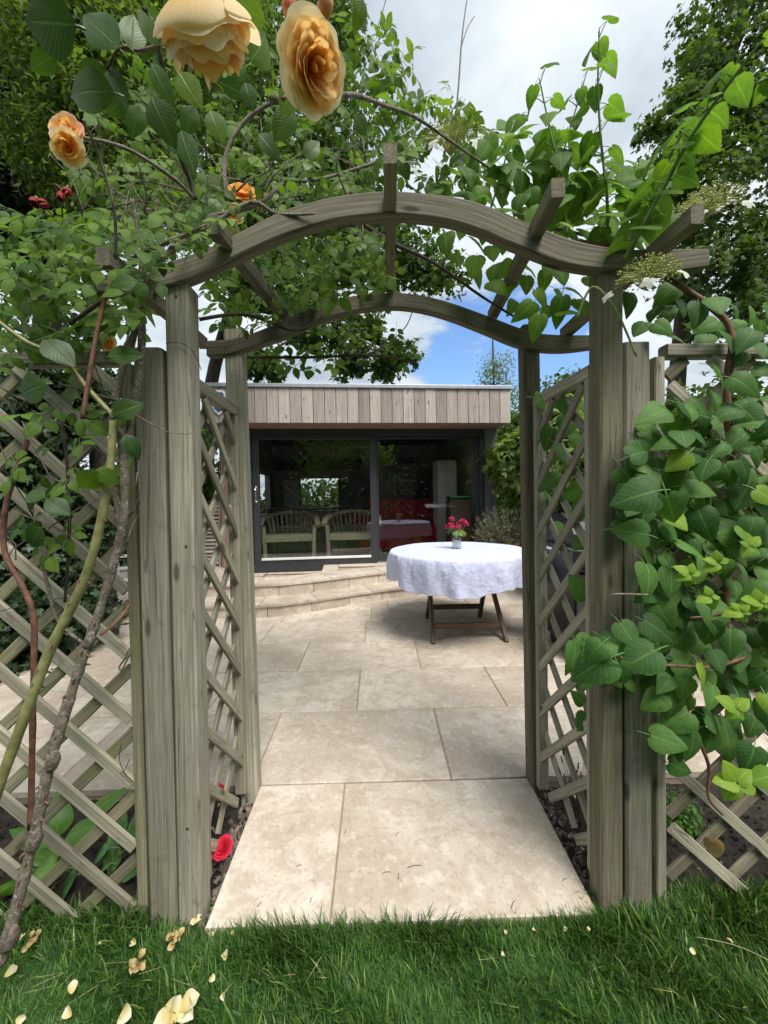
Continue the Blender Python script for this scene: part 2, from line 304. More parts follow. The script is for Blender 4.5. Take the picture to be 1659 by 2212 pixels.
# ------------------------------------------------------------------ building helpers
WM = {}
def put(o, world, parent=None):
    WM[o.name] = world.copy()
    if parent is not None:
        o.parent = parent; o.matrix_basis = WM[parent.name].inverted() @ world
    else: o.matrix_basis = world
def tag(o, label=None, cat=None, group=None, kind=None):
    for k, v in (('label', label), ('category', cat), ('group', group), ('kind', kind)):
        if v: o[k] = v
    return o
def thing(name, loc, label, cat, group=None, rotz=0):
    o = bpy.data.objects.new(name, None); COL.objects.link(o); o.empty_display_size = 0.1
    put(o, Matrix.Translation(Vector(loc)) @ Matrix.Rotation(rotz, 4, 'Z'))
    return tag(o, label, cat, group)
def link(name, me, world=None, parent=None):
    o = bpy.data.objects.new(name, me); COL.objects.link(o)
    put(o, world if world is not None else Matrix.Identity(4), parent); return o
def mesh(name, V, F, mat, smooth=False, grain=None, luv=None, lv=None):
    me = bpy.data.meshes.new(name)
    me.from_pydata([tuple(v) for v in V], [], [tuple(f) for f in F])
    if grain is not None:
        a = me.attributes.new('grain', 'FLOAT_VECTOR', 'POINT'); a.data.foreach_set('vector', np.asarray(grain, dtype=np.float32).ravel())
    if luv is not None:
        a = me.attributes.new('luv', 'FLOAT_VECTOR', 'POINT'); a.data.foreach_set('vector', np.asarray(luv, dtype=np.float32).ravel())
    if lv is not None:
        a = me.attributes.new('lv', 'FLOAT', 'POINT'); a.data.foreach_set('value', np.asarray(lv, dtype=np.float32).ravel())
    me.materials.append(mat)
    if smooth: me.polygons.foreach_set('use_smooth', [True] * len(me.polygons))
    me.update(); return me
class MB:
    """collects verts and faces of one part; a local frame with grain = local coordinates"""
    def __init__(s): s.V = []; s.F = []; s.G = []
    def add(s, V, F, G=None):
        k = len(s.V); s.V += [Vector(v) for v in V]; s.F += [tuple(i + k for i in f) for f in F]; s.G += [Vector(v) for v in (G if G is not None else V)]
    def box(s, a, b, axis=2):
        a, b = Vector(a), Vector(b); V = [(x, y, z) for x in (a.x, b.x) for y in (a.y, b.y) for z in (a.z, b.z)]
        G = [Vector((v[0], v[1], v[2])) if axis == 2 else (Vector((v[1], v[2], v[0])) if axis == 0 else Vector((v[0], v[2], v[1]))) for v in V]
        s.add(V, [(0, 1, 3, 2), (4, 6, 7, 5), (0, 4, 5, 1), (2, 3, 7, 6), (0, 2, 6, 4), (1, 5, 7, 3)], G)
    def bar(s, p, q, wd, th, facing=(0, -1, 0), ch=0.12):
        V, F, G, mtx = bar_geo(p, q, wd, th, facing, ch); s.add([mtx @ Vector(v) for v in V], F, G)
    def tube(s, pts, rad, sides=8, cap=True):
        V, F, G = tube_geo(pts, rad, sides, cap); s.add(V, F, G)
    def lathe(s, prof, n=32, c=(0, 0, 0)):
        c = Vector(c); V = []; F = []
        for r, z in prof:
            for i in range(n): a = 2 * math.pi * i / n; V.append(c + Vector((r * math.cos(a), r * math.sin(a), z)))
        for j in range(len(prof) - 1):
            for i in range(n): F.append((j * n + i, j * n + (i + 1) % n, (j + 1) * n + (i + 1) % n, (j + 1) * n + i))
        s.add(V, F)
    def build(s, name, mat, parent=None, world=None, smooth=False, bevel=0):
        me = mesh(name, s.V, s.F, mat, smooth, grain=[tuple(v) for v in s.G]); o = link(name, me, world, parent)
        if bevel:
            m = o.modifiers.new('bevel', 'BEVEL'); m.width = bevel; m.segments = 2; m.limit_method = 'ANGLE'; m.angle_limit = R(40)
        return o
def bar_geo(p, q, wd, th, facing, ch=0.12):
    p, q = Vector(p), Vector(q); zax = (q - p); ln = zax.length; zax.normalize()
    yax = Vector(facing); yax = (yax - zax * yax.dot(zax)).normalized(); xax = yax.cross(zax)
    c = min(wd, th) * ch; hw, ht = wd / 2, th / 2
    sec = [(-hw + c, -ht), (hw - c, -ht), (hw, -ht + c), (hw, ht - c), (hw - c, ht), (-hw + c, ht), (-hw, ht - c), (-hw, -ht + c)]
    V = [(x, y, z) for z in (0, ln) for x, y in sec]; F = [(i, (i + 1) % 8, 8 + (i + 1) % 8, 8 + i) for i in range(8)] + [tuple(range(7, -1, -1)), tuple(range(8, 16))]
    mtx = Matrix((xax, yax, zax)).transposed().to_4x4(); mtx.translation = p
    return V, F, V, mtx
def bar(name, p, q, wd, th, mat, parent=None, facing=(0, -1, 0), ch=0.12):
    V, F, G, mtx = bar_geo(p, q, wd, th, facing, ch)
    return link(name, mesh(name, V, F, mat, grain=G), mtx, parent)
def spline(pts, n=6):
    P = [Vector(p) for p in pts]; out = []
    for i in range(len(P) - 1):
        p0, p1, p2, p3 = P[max(i - 1, 0)], P[i], P[i + 1], P[min(i + 2, len(P) - 1)]
        for k in range(n):
            t = k / n
            out.append(0.5 * ((2 * p1) + (p2 - p0) * t + (2 * p0 - 5 * p1 + 4 * p2 - p3) * t * t + (3 * p1 - p0 - 3 * p2 + p3) * t ** 3))
    out.append(P[-1]); return out
def tube_geo(pts, rad, sides=8, cap=True):
    P = [Vector(p) for p in pts]; n = len(P); V = []; F = []; G = []; L0 = 0
    up = Vector((0.13, 0.2, 1)).normalized()
    for i, p in enumerate(P):
        t = (P[min(i + 1, n - 1)] - P[max(i - 1, 0)])
        t = t.normalized() if t.length > 1e-9 else Vector((0, 0, 1))
        a = t.cross(up)
        if a.length < 0.05: a = t.cross(Vector((1, 0, 0)))
        a.normalize(); b = a.cross(t); r = rad[i] if hasattr(rad, '__len__') else rad
        if i: L0 += (p - P[i - 1]).length
        for k in range(sides):
            an = 2 * math.pi * k / sides; V.append(p + (a * math.cos(an) + b * math.sin(an)) * r); G.append((r * math.cos(an), r * math.sin(an), L0))
    for i in range(n - 1):
        for k in range(sides): F.append((i * sides + k, i * sides + (k + 1) % sides, (i + 1) * sides + (k + 1) % sides, (i + 1) * sides + k))
    if cap: F += [tuple(range(sides - 1, -1, -1)), tuple(range((n - 1) * sides, n * sides))]
    return V, F, G
def cane(name, pix, r0, r1, mat, parent, sides=8, n=6, knob=0.0):
    """a stem through measured points (u, v, distance)"""
    pts = spline([at(*p) for p in pix], n)
    k = len(pts); rad = [(r0 + (r1 - r0) * i / (k - 1)) * (1 + knob * (random.random() - 0.4)) for i in range(k)]
    m = MB(); m.tube(pts, rad, sides); return m.build(name, mat, parent, smooth=True)
def stems(name, lines, mat, parent, sides=5):
    m = MB()
    for pts, r0, r1 in lines:
        k = len(pts); m.tube(pts, [r0 + (r1 - r0) * i / max(1, k - 1) for i in range(k)], sides)
    return m.build(name, mat, parent, smooth=True)

# leaf templates: x across, y along to the tip, z normal
def leaf_tmpl(wf, ny=8, nx=2, fold=0.18, droop=0.25, wav=0.02, stalk=0.0, serr=0.0, seed=0, curl=0.0, pw=1.0, lobe=0.0):
    rr = random.Random(seed); V = []; F = []; UV = []
    for j in range(ny + 1):
        t = (j / ny) ** pw; wd = wf(t)
        for i in range(-nx, nx + 1):
            f = i / nx; x = f * wd * (1 + (serr if (j % 2) and abs(i) == nx else 0))
            z = fold * (x * x + 0.0025) ** 0.5 * (1.1 - 0.5 * f * f) - droop * t * t + wav * (rr.random() - 0.5) - curl * f * f * wd
            V.append((x, t - lobe * f * f * max(0, 1 - t * 4), z)); UV.append((f, t, 0))
    c = 2 * nx + 1
    for j in range(ny):
        for i in range(c - 1): F.append((j * c + i, j * c + i + 1, (j + 1) * c + i + 1, (j + 1) * c + i))
    if stalk:
        k = len(V); r = 0.018
        for y, z in ((0.03, -0.01), (-stalk * 0.5, -0.02 - stalk * 0.05), (-stalk, -0.06 - stalk * 0.2)):
            V += [(-r, y, z), (r, y, z), (0, y, z - r)]; UV += [(0, 0, 0)] * 3
        for a in (0, 3):
            for i in range(3): F.append((k + a + i, k + a + (i + 1) % 3, k + a + 3 + (i + 1) % 3, k + a + 3 + i))
    return np.array(V, float), F, np.array(UV, float)
def heart(t): return 0.44 * math.sin(math.pi * min(1, t * 0.985 + 0.015) ** 0.52) ** 0.8 if 0 < t < 1 else (0.13 if t <= 0 else 0.0)
def ovate(t): return 0.34 * math.sin(math.pi * (t * 0.98 + 0.02) ** 0.8) ** 0.9 if 0 < t < 1 else (0.05 if t <= 0 else 0.0)
def lance(t): return 0.16 * math.sin(math.pi * (t * 0.98 + 0.02) ** 0.8) if 0 < t < 1 else 0.0
def hostaf(t): return 0.30 * math.sin(math.pi * (t * 0.97 + 0.03) ** 0.75) if 0 < t < 1 else (0.03 if t <= 0 else 0.0)
T_heart = [leaf_tmpl(heart, 11, 3, 0.20, 0.20 + 0.12 * k, 0.022, 0.45, 0.05, k, 0.22, 1.35, 0.10) for k in range(5)]
T_ovate = [leaf_tmpl(ovate, 7, 2, 0.25, 0.15 + 0.1 * k, 0.03, 0.12, 0.04, 10 + k, 0.08) for k in range(4)]
T_small = leaf_tmpl(ovate, 3, 1, 0.2, 0.2)
T_lance = leaf_tmpl(lance, 3, 1, 0.1, 0.35)
T_hosta = [leaf_tmpl(hostaf, 10, 3, 0.30, 0.45 + 0.2 * k, 0.02, 0.3, 0, 20 + k, 0.25) for k in range(3)]
T_bit = (np.array([(0, 0, 0), (0.30, 0.45, 0.05), (0, 1, -0.2), (-0.30, 0.45, 0.05), (0, 0.45, -0.03)], float), [(0, 1, 4), (1, 2, 4), (2, 3, 4), (3, 0, 4)], np.array([(0, 0, 0), (1, .45, 0), (0, 1, 0), (-1, .45, 0), (0, .45, 0)], float))
T_sliver = (T_bit[0] * np.array([0.55, 1, 1]), T_bit[1], T_bit[2])
def star():   # lobed maple / vine leaf
    V = [(0, 0.3, 0.03)]; UV = [(0, 0.3, 0)]; ang = [-2.6, -1.9, -1.35, -0.75, -0.38, 0, 0.38, 0.75, 1.35, 1.9, 2.6]
    rad = [0.30, 0.42, 0.30, 0.52, 0.34, 0.70, 0.34, 0.52, 0.30, 0.42, 0.30]
    for a, r in zip(ang, rad): V.append((math.sin(a) * r, 0.3 + math.cos(a) * r, -0.12 * r)); UV.append((math.sin(a), 0.3 + r * math.cos(a), 0))
    return np.array(V, float), [(0, i, i + 1) for i in range(1, 11)], np.array(UV, float)
T_star = star()
def compound(k):   # rose leaf of five leaflets on a stalk
    rr = random.Random(50 + k); Vs = []; Fs = []; UVs = []; n = 0
    spots = [(0, 0.62, 0, 0.42), (0.06, 0.5, -1.05, 0.34), (-0.06, 0.5, 1.05, 0.34), (0.05, 0.24, -1.2, 0.29), (-0.05, 0.24, 1.2, 0.29)]
    for x, y, a, s in spots:
        v, f, uv = T_ovate[rr.randrange(4)]; a += rr.uniform(-0.25, 0.25); tl = rr.uniform(-0.35, 0.35)
        Rm = np.array((Matrix.Rotation(a, 3, 'Z') @ Matrix.Rotation(tl, 3, 'Y') @ Matrix.Rotation(rr.uniform(-0.4, 0.1), 3, 'X')))
        Vs.append((v * s * rr.uniform(0.9, 1.15)) @ Rm.T + np.array([x, y, -0.12 * y * y])); Fs += [tuple(i + n for i in q) for q in f]; UVs.append(uv); n += len(v)
    tv, tf, _ = tube_geo([(0, -0.12, 0.05), (0, 0.3, -0.01), (0, 0.64, -0.05)], 0.008, 3, False)
    Vs.append(np.array([tuple(q) for q in tv])); Fs += [tuple(i + n for i in q) for q in tf]; UVs.append(np.zeros((len(tv), 3)))
    return np.vstack(Vs), Fs, np.vstack(UVs)
T_comp = [compound(k) for k in range(5)]
def tmesh(name, T, mat, lv=0.0): return mesh(name, T[0], T[1], mat, True, luv=T[2], lv=np.full(len(T[0]), lv))

def frames(nrm, tip):
    z = nrm / np.linalg.norm(nrm, axis=1, keepdims=True)
    y = tip - (tip * z).sum(1, keepdims=True) * z; y /= np.linalg.norm(y, axis=1, keepdims=True) + 1e-9
    return np.cross(y, z), y, z
def mass(name, T, pos, nrm, tip, size, mat, parent=None, kind='stuff', lv=None):
    """many small leaves joined into one part"""
    pos = np.asarray(pos, float); n = len(pos); V0, F0, UV0 = T; x, y, z = frames(np.asarray(nrm, float), np.asarray(tip, float))
    s = np.asarray(size, float).reshape(-1, 1, 1)
    V = pos[:, None, :] + s * (V0[None, :, 0:1] * x[:, None, :] + V0[None, :, 1:2] * y[:, None, :] + V0[None, :, 2:3] * z[:, None, :])
    nv = len(V0); V = V.reshape(-1, 3); me = bpy.data.meshes.new(name)
    ln = np.array([len(f) for f in F0]); fl = np.concatenate([np.array(f) for f in F0])
    loops = (fl[None, :] + (np.arange(n) * nv)[:, None]).ravel(); tot = np.tile(ln, n); st = np.concatenate([[0], np.cumsum(tot)[:-1]])
    me.vertices.add(len(V)); me.vertices.foreach_set('co', V.astype(np.float32).ravel())
    me.loops.add(len(loops)); me.loops.foreach_set('vertex_index', loops.astype(np.int32))
    me.polygons.add(len(tot)); me.polygons.foreach_set('loop_start', st.astype(np.int32)); me.polygons.foreach_set('loop_total', tot.astype(np.int32))
    me.update(calc_edges=True)
    lvv = np.repeat(lv if lv is not None else rng.random(n), nv)
    a = me.attributes.new('lv', 'FLOAT', 'POINT'); a.data.foreach_set('value', lvv.astype(np.float32))
    a = me.attributes.new('luv', 'FLOAT_VECTOR', 'POINT'); a.data.foreach_set('vector', np.tile(UV0, (n, 1)).astype(np.float32).ravel())
    me.materials.append(mat); me.polygons.foreach_set('use_smooth', np.ones(len(tot), bool))
    o = link(name, me, None, parent)
    if kind: o['kind'] = kind
    return o
def pose(pos, nrm, tip, size):
    z = Vector(nrm).normalized(); y = Vector(tip); y = (y - z * y.dot(z)).normalized(); x = y.cross(z)
    m = Matrix((x, y, z)).transposed().to_4x4() @ Matrix.Diagonal((size, size, size, 1)); m.translation = Vector(pos); return m
def inpoly(u, v, P):
    c = False; j = len(P) - 1
    for i in range(len(P)):
        if (P[i][1] > v) != (P[j][1] > v) and u < (P[j][0] - P[i][0]) * (v - P[i][1]) / (P[j][1] - P[i][1]) + P[i][0]: c = not c
        j = i
    return c
def darts(P, n, dmin):
    us = [p[0] for p in P]; vs = [p[1] for p in P]; out = []; tries = 0
    while len(out) < n and tries < n * 60:
        tries += 1; u, v = random.uniform(min(us), max(us)), random.uniform(min(vs), max(vs))
        if inpoly(u, v, P) and all((u - a) ** 2 + (v - b) ** 2 > dmin * dmin for a, b in out): out.append((u, v))
    return out
def clumps(cent, rad, ncl, per, sig, shell=0.5):
    """leaf positions in an ellipsoid: uneven clumps with gaps between"""
    cent = np.array(cent, float); rad = np.array(rad, float)
    d = rng.normal(size=(ncl, 3)); d /= np.linalg.norm(d, axis=1, keepdims=True)
    r = shell + (1 - shell) * rng.random((ncl, 1)) ** 0.5
    c = cent + d * r * rad
    k = np.repeat(np.arange(ncl), rng.poisson(per, ncl)); p = c[k] + rng.normal(size=(len(k), 3)) * sig
    out = (p - cent) / rad; out /= np.linalg.norm(out, axis=1, keepdims=True) + 1e-6
    lvc = rng.random(ncl)[k]
    return p, out, np.clip(0.6 * lvc + 0.4 * rng.random(len(k)), 0, 0.999), c

# ------------------------------------------------------------------ ground, lawn, paving
def sheet(name, pts, z, mat, kind='structure', th=0.0):
    m = MB(); n = len(pts)
    top = [Vector((x, y, z(y) if callable(z) else z)) for x, y in pts]
    if th:
        bot = [p - Vector((0, 0, th)) for p in top]
        m.add(top + bot, [tuple(range(n)), tuple(range(2 * n - 1, n - 1, -1))] + [(i, n + i, n + (i + 1) % n, (i + 1) % n) for i in range(n)])
    else: m.add(top, [tuple(range(n))])
    o = m.build(name, mat); o['kind'] = kind; return o
sheet('ground', [(-300, -300), (300, -300), (300, 500), (-300, 500)], -0.13, M['soil'])
# uneven soil of the two beds beside the path
m = MB(); nx, ny = 90, 12
for j in range(ny + 1):
    for i in range(nx + 1):
        x = -2.6 + 5.2 * i / nx; y = 1.17 + 0.85 * j / ny
        m.V.append(Vector((x, y, -0.055 + 0.022 * random.random()))); m.G.append(Vector((x, y, 0)))
for j in range(ny):
    for i in range(nx): a = j * (nx + 1) + i; m.F.append((a, a + 1, a + nx + 2, a + nx + 1))
o = m.build('soil_bed', M['soil'], smooth=True); o['kind'] = 'structure'
sheet('lawn', [(-14, -12), (14, -12), (14, 1.172), (-14, 1.172)], -0.022, M['lawn'])

path_base = sheet('garden_path', [(-0.56, 1.182), (0.676, 1.182), (0.676, 1.755), (-0.56, 1.755)], lambda y: g(y) - 0.0065, M['grout'], th=0.05)
def slab(x0, y0, x1, y1, parent, zf, th=0.035, gap=0.004, bev=0.003):
    """one paving slab with eased edges; corners follow the fall of the terrace"""
    x0 += gap / 2; y0 += gap / 2; x1 -= gap / 2; y1 -= gap / 2
    if x1 - x0 < 0.02 or y1 - y0 < 0.02: return None
    dz = random.uniform(-0.0012, 0.0012); c = Vector(((x0 + x1) / 2, (y0 + y1) / 2, 0)); b = bev
    V = [Vector((x, y, zf(y) + dz)) - c for x, y in ((x0 + b, y0 + b), (x1 - b, y0 + b), (x1 - b, y1 - b), (x0 + b, y1 - b))]
    V += [Vector((x, y, zf(y) + dz - b)) - c for x, y in ((x0, y0), (x1, y0), (x1, y1), (x0, y1))]
    V += [Vector((x, y, zf(y) + dz - th)) - c for x, y in ((x0, y0), (x1, y0), (x1, y1), (x0, y1))]
    F = [(0, 1, 2, 3)] + [(i, 4 + i, 4 + (i + 1) % 4, (i + 1) % 4) for i in range(4)] + [(4 + i, 8 + i, 8 + (i + 1) % 4, 4 + (i + 1) % 4) for i in range(4)]
    return link('paving_slab', mesh('paving_slab', V, F, M['stone']), Matrix.Translation(c), parent)
jx = at(731, 1840, 1.45).x
slab(-0.562, 1.178, jx, 1.752, path_base, lambda y: g(y) + 0.002, 0.04, 0.005)
slab(jx, 1.178, 0.679, 1.752, path_base, lambda y: g(y) + 0.002, 0.04, 0.005)

# the edge line of the two curved steps
CUR = [(-4.2, 5.0), (-3.4, 4.50), (-2.4, 4.16), (-1.3, 4.06), (-0.75, 4.23), (-0.14, 4.55), (0.54, 4.81), (1.2, 4.92), (2.3, 5.02), (3.2, 5.06)]
CURS = [p for p in spline([Vector((x, y, 0)) for x, y in CUR], 8)]
def curve_y(x):
    for a, b in zip(CURS[:-1], CURS[1:]):
        if a.x <= x <= b.x: return a.y + (b.y - a.y) * (x - a.x) / max(1e-6, b.x - a.x)
    return CURS[0].y if x < CURS[0].x else CURS[-1].y
patio = sheet('terrace', [(-2.75, 1.765), (2.75, 1.765), (2.75, 6.6), (-2.75, 6.6)], lambda y: g(y) - 0.0065, M['grout'], th=0.055)
rows = [1.758]
for v in (1537, 1447.5, 1387, 1341, 1311, 1288, 1269):
    rows.append((EYE + SLOPE * 1.2) / ((v - 1075) / 829.5 + SLOPE))
offs = {0: at(955, 1610, 2.02).x, 1: at(773, 1490, 2.5).x, 2: at(905, 1415, 3.0).x, 3: at(788, 1365, 3.45).x, 4: at(997, 1327, 3.9).x, 5: 0.1, 6: 0.42}
WID = 0.93
for r in range(len(rows) - 1):
    y0, y1 = rows[r], rows[r + 1]; x = offs.get(r, 0.3)
    x -= WID * math.ceil((x + 2.7) / WID)
    while x < 2.7:
        if y0 < max(curve_y(x), curve_y(min(x + WID, 2.7))) + 0.1: slab(max(x, -2.7), y0, min(x + WID, 2.7), y1, patio, g, 0.03, 0.007)
        x += WID

def step_level(name, off, z, back, riser_h, parent=None):
    """a curved tread with separate riser blocks along its front"""
    pts = [(p.x, p.y + off) for p in CURS if -3.9 < p.x < 2.75]
    root = sheet(name, [(x, y + 0.05) for x, y in pts] + [(2.74, back), (-3.9, back)], z - 0.012, M['grout'], th=riser_h + 0.05)
    return root, pts
H1, H2 = g(4.5) + 0.128, g(4.9) + 0.262
st1, p1 = step_level('lower_step', 0.02, H1 - 0.02, 6.2, 0.15)
st2, p2 = step_level('upper_terrace', 0.38, H2 - 0.018, 7.2, 0.16)
def curved_pieces(pts, seg, zb, zt, depth, root, nm, mat, tread=False, y_back=None):
    L0 = [0]
    for a, b in zip(pts[:-1], pts[1:]): L0.append(L0[-1] + math.hypot(b[0] - a[0], b[1] - a[1]))
    def P(s):
        for i in range(len(pts) - 1):
            if L0[i] <= s <= L0[i + 1]:
                t = (s - L0[i]) / max(1e-6, L0[i + 1] - L0[i]); return Vector((pts[i][0] + (pts[i + 1][0] - pts[i][0]) * t, pts[i][1] + (pts[i + 1][1] - pts[i][1]) * t, 0))
        return Vector((pts[-1][0], pts[-1][1], 0))
    s = 0.15
    while s < L0[-1] - seg * 0.6:
        e = min(s + seg * random.uniform(0.9, 1.15), L0[-1]); n = 3; ring = [P(s + 0.003 + (e - s - 0.006) * k / n) for k in range(n + 1)]
        V = []; F = []
        for k, p in enumerate(ring):
            sk = s + (e - s) * k / n; t = (P(min(sk + 0.08, L0[-1])) - P(max(sk - 0.08, 0))).normalized(); nb = Vector((-t.y, t.x, 0))
            q = p + nb * depth
            V += [Vector((p.x, p.y, zb)), Vector((p.x, p.y, zt)), Vector((q.x, q.y, zt)), Vector((q.x, q.y, zb))]
        for k in range(n):
            for a in range(4): F.append((k * 4 + a, (k + 1) * 4 + a, (k + 1) * 4 + (a + 1) % 4, k * 4 + (a + 1) % 4))
        F += [(3, 2, 1, 0), (n * 4, n * 4 + 1, n * 4 + 2, n * 4 + 3)]
        c = sum(V, Vector()) / len(V)
        link(nm, mesh(nm, [v - c for v in V], F, mat), Matrix.Translation(c), root); s = e
def shift(pts, d): return [(x, y + d) for x, y in pts]
curved_pieces(shift(p1, 0.0), 0.44, g(4.0) - 0.02, H1 - 0.026, 0.03, st1, 'riser_block', M['stone'])
curved_pieces(shift(p1, -0.022), 0.62, H1 - 0.024, H1, 0.40, st1, 'tread_slab', M['stone'])
curved_pieces(shift(p2, 0.0), 0.44, H1 - 0.01, H2 - 0.026, 0.03, st2, 'riser_block', M['stone'])
curved_pieces(shift(p2, -0.022), 0.80, H2 - 0.024, H2, 0.42, st2, 'tread_slab', M['stone'])
for yy in (4.88, 5.42, 5.96):
    x = -3.6 + random.uniform(0, 0.5)
    while x < 2.6:
        yf = max(curve_y(x), curve_y(x + WID)) + 0.38 + 0.40
        if yy + 0.54 > yf + 0.05: slab(x, max(yy, yf), min(x + WID, 2.7), yy + 0.54, st2, lambda y: H2, 0.02, 0.006)
        x += WID

# ------------------------------------------------------------------ garden house
HY = 5.72; HZ = H2 + 0.004; HROT = R(4.3)
house = thing('garden_house', (0, HY, HZ), 'flat roofed garden room with silvered timber fascia and wide sliding glass doors', 'garden room', rotz=HROT)
HM = WM[house.name]
def hb(name, boxes, mat, axis=2, parent=None, bevel=0):
    m = MB()
    for a, b in boxes: m.box(a, b, axis)
    return m.build(name, mat, parent or house, HM, bevel=bevel)
XL, XR = -2.24, 1.86
hb('floor', [((XL + 0.05, 0.02, -0.2), (XR - 0.1, 3.4, 0.0))], M['floor'])
hb('back_wall', [((XL, 3.3, 0), (-1.55, 3.42, 2.2)), ((-0.62, 3.3, 0), (XR - 0.05, 3.42, 2.2)), ((-1.55, 3.3, 0), (-0.62, 3.42, 0.66)), ((-1.55, 3.3, 1.47), (-0.62, 3.42, 2.2))], M['plaster'])
hb('side_wall', [((XL, 0.10, 0), (XL + 0.1, 1.65, 2.2)), ((XL, 2.95, 0), (XL + 0.1, 3.298, 2.2)), ((XL, 1.65, 0), (XL + 0.1, 2.95, 0.66)), ((XL, 1.65, 1.5), (XL + 0.1, 2.95, 2.2))], M['plaster'])
hb('side_wall', [((XR - 0.15, 0.16, 0), (XR - 0.05, 3.298, 2.2))], M['plaster'])
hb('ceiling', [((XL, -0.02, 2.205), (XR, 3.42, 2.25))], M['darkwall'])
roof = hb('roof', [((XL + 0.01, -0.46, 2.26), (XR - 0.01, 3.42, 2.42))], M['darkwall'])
hb('soffit', [((XL + 0.02, -0.455, 1.992), (XR - 0.02, 0.07, 2.02))], M['cedar_red'], 0)
hb('roof_trim', [((XL - 0.015, -0.515, 2.452), (XR + 0.015, -0.44, 2.50)), ((XR - 0.06, -0.44, 2.452), (XR + 0.015, 3.4, 2.50)), ((XL - 0.015, -0.44, 2.452), (XL + 0.06, 3.4, 2.5))], M['trim'], bevel=0.004)
hb('roof_fringe', [((XL + 0.06, -0.43, 2.42), (XR - 0.06, 3.38, 2.47))], M['lawn'])
nb = 27; bw = (XR - XL) / nb
for i in range(nb):
    x0 = XL + i * bw + 0.003; x1 = XL + (i + 1) * bw - 0.003; f = -0.49 + random.uniform(-0.002, 0.002)
    hb('fascia_board', [((x0, f, 1.985), (x1, f + 0.022, 2.45))], M['cedar'], bevel=0.003)
hb('fascia_backing', [((XL + 0.01, -0.463, 1.995), (XR - 0.01, -0.456, 2.44))], M['black'])
for i in range(20):
    y0 = -0.46 + i * 0.19
    hb('fascia_board', [((XR - 0.022, y0 + 0.003, 1.985), (XR, y0 + 0.187, 2.45))], M['cedar']); hb('fascia_board', [((XL, y0 + 0.003, 1.985), (XL + 0.022, y0 + 0.187, 2.45))], M['cedar'])
for i in range(3):
    x0 = -2.24 + i * 0.122
    hb('cladding_board', [((x0 + 0.003, 0.0, -0.02), (x0 + 0.119, 0.022, 1.99))], M['cedar_red'], bevel=0.003)
for i in range(18):
    y0 = 0.025 + i * 0.187
    if not (1.5 < y0 < 2.9): hb('cladding_board', [((XL - 0.024, y0 + 0.003, -0.02), (XL - 0.002, y0 + 0.184, 1.99))], M['cedar_red'])
hb('wall_backing', [((-2.235, 0.024, 0), (-1.875, 0.095, 1.99))], M['black'])
hb('corner_column', [((1.655, -0.03, -0.1), (1.84, 0.15, 1.99))], M['grey_paint'], bevel=0.004)
# door set: outer frame, sliding leaf in front, fixed leaf behind
hb('door_frame', [((-1.87, -0.01, 0), (-1.80, 0.12, 1.99)), ((1.585, -0.01, 0), (1.652, 0.12, 1.99)), ((-1.80, -0.01, 1.90), (1.585, 0.12, 1.99)), ((-1.80, 0.055, -0.06), (1.585, 0.12, 0.02))], M['anthracite'], bevel=0.003)
hb('track', [((-0.01, -0.01, -0.02), (1.585, 0.05, 0.005))], M['trim'])
sl = hb('sliding_door', [((-1.79, -0.02, 0.0), (-1.70, 0.035, 1.90)), ((-0.10, -0.02, 0.0), (-0.012, 0.035, 1.90)), ((-1.70, -0.02, 1.835), (-0.10, 0.035, 1.90)), ((-1.70, -0.02, 0.0), (-0.10, 0.035, 0.085))], M['anthracite'], bevel=0.003)
hb('glass_pane', [((-1.70, 0.006, 0.085), (-0.10, 0.010, 1.835))], M['glass'], parent=sl)
hb('bottom_bead', [((-1.695, -0.03, 0.087), (-0.105, 0.004, 0.118))], M['white'], parent=sl, bevel=0.003)
hm = MB(); hm.tube(spline([(-1.75, -0.022, 0.93), (-1.75, -0.06, 0.95), (-1.75, -0.065, 1.0), (-1.75, -0.065, 1.08), (-1.75, -0.06, 1.13), (-1.75, -0.022, 1.15)], 5), 0.012, 8)
hm.box((-1.775, -0.026, 0.90), (-1.725, -0.0205, 1.18)); hm.build('handle', M['chrome'], sl, HM, smooth=False)
fx = hb('fixed_window', [((-0.012, 0.062, 0.02), (0.03, 0.11, 1.90)), ((1.53, 0.062, 0.02), (1.585, 0.11, 1.90)), ((0.03, 0.062, 1.85), (1.53, 0.11, 1.90)), ((0.03, 0.062, 0.02), (1.53, 0.11, 0.12))], M['anthracite'], bevel=0.003)
hb('glass_pane', [((0.03, 0.085, 0.12), (1.53, 0.089, 1.85))], M['glass'], parent=fx)
bwn = hb('window_frame', [((-1.55, 3.34, 0.66), (-1.52, 3.38, 1.47)), ((-0.65, 3.34, 0.66), (-0.62, 3.38, 1.47)), ((-1.52, 3.34, 0.66), (-0.65, 3.38, 0.69)), ((-1.52, 3.34, 1.44), (-0.65, 3.38, 1.47))], M['anthracite'])
hb('glass_pane', [((-1.52, 3.358, 0.69), (-0.65, 3.362, 1.44))], M['glass_clear'], parent=bwn)
for (x0, x1, z0, z1) in ((-2.10, -1.62, 1.55, 1.9), (-0.5, -0.1, 1.3, 1.9)):
    pass
hb('curtain_rail', [((-2.1, 3.2, 1.62), (-0.1, 3.29, 1.86))], M['darkwall'])

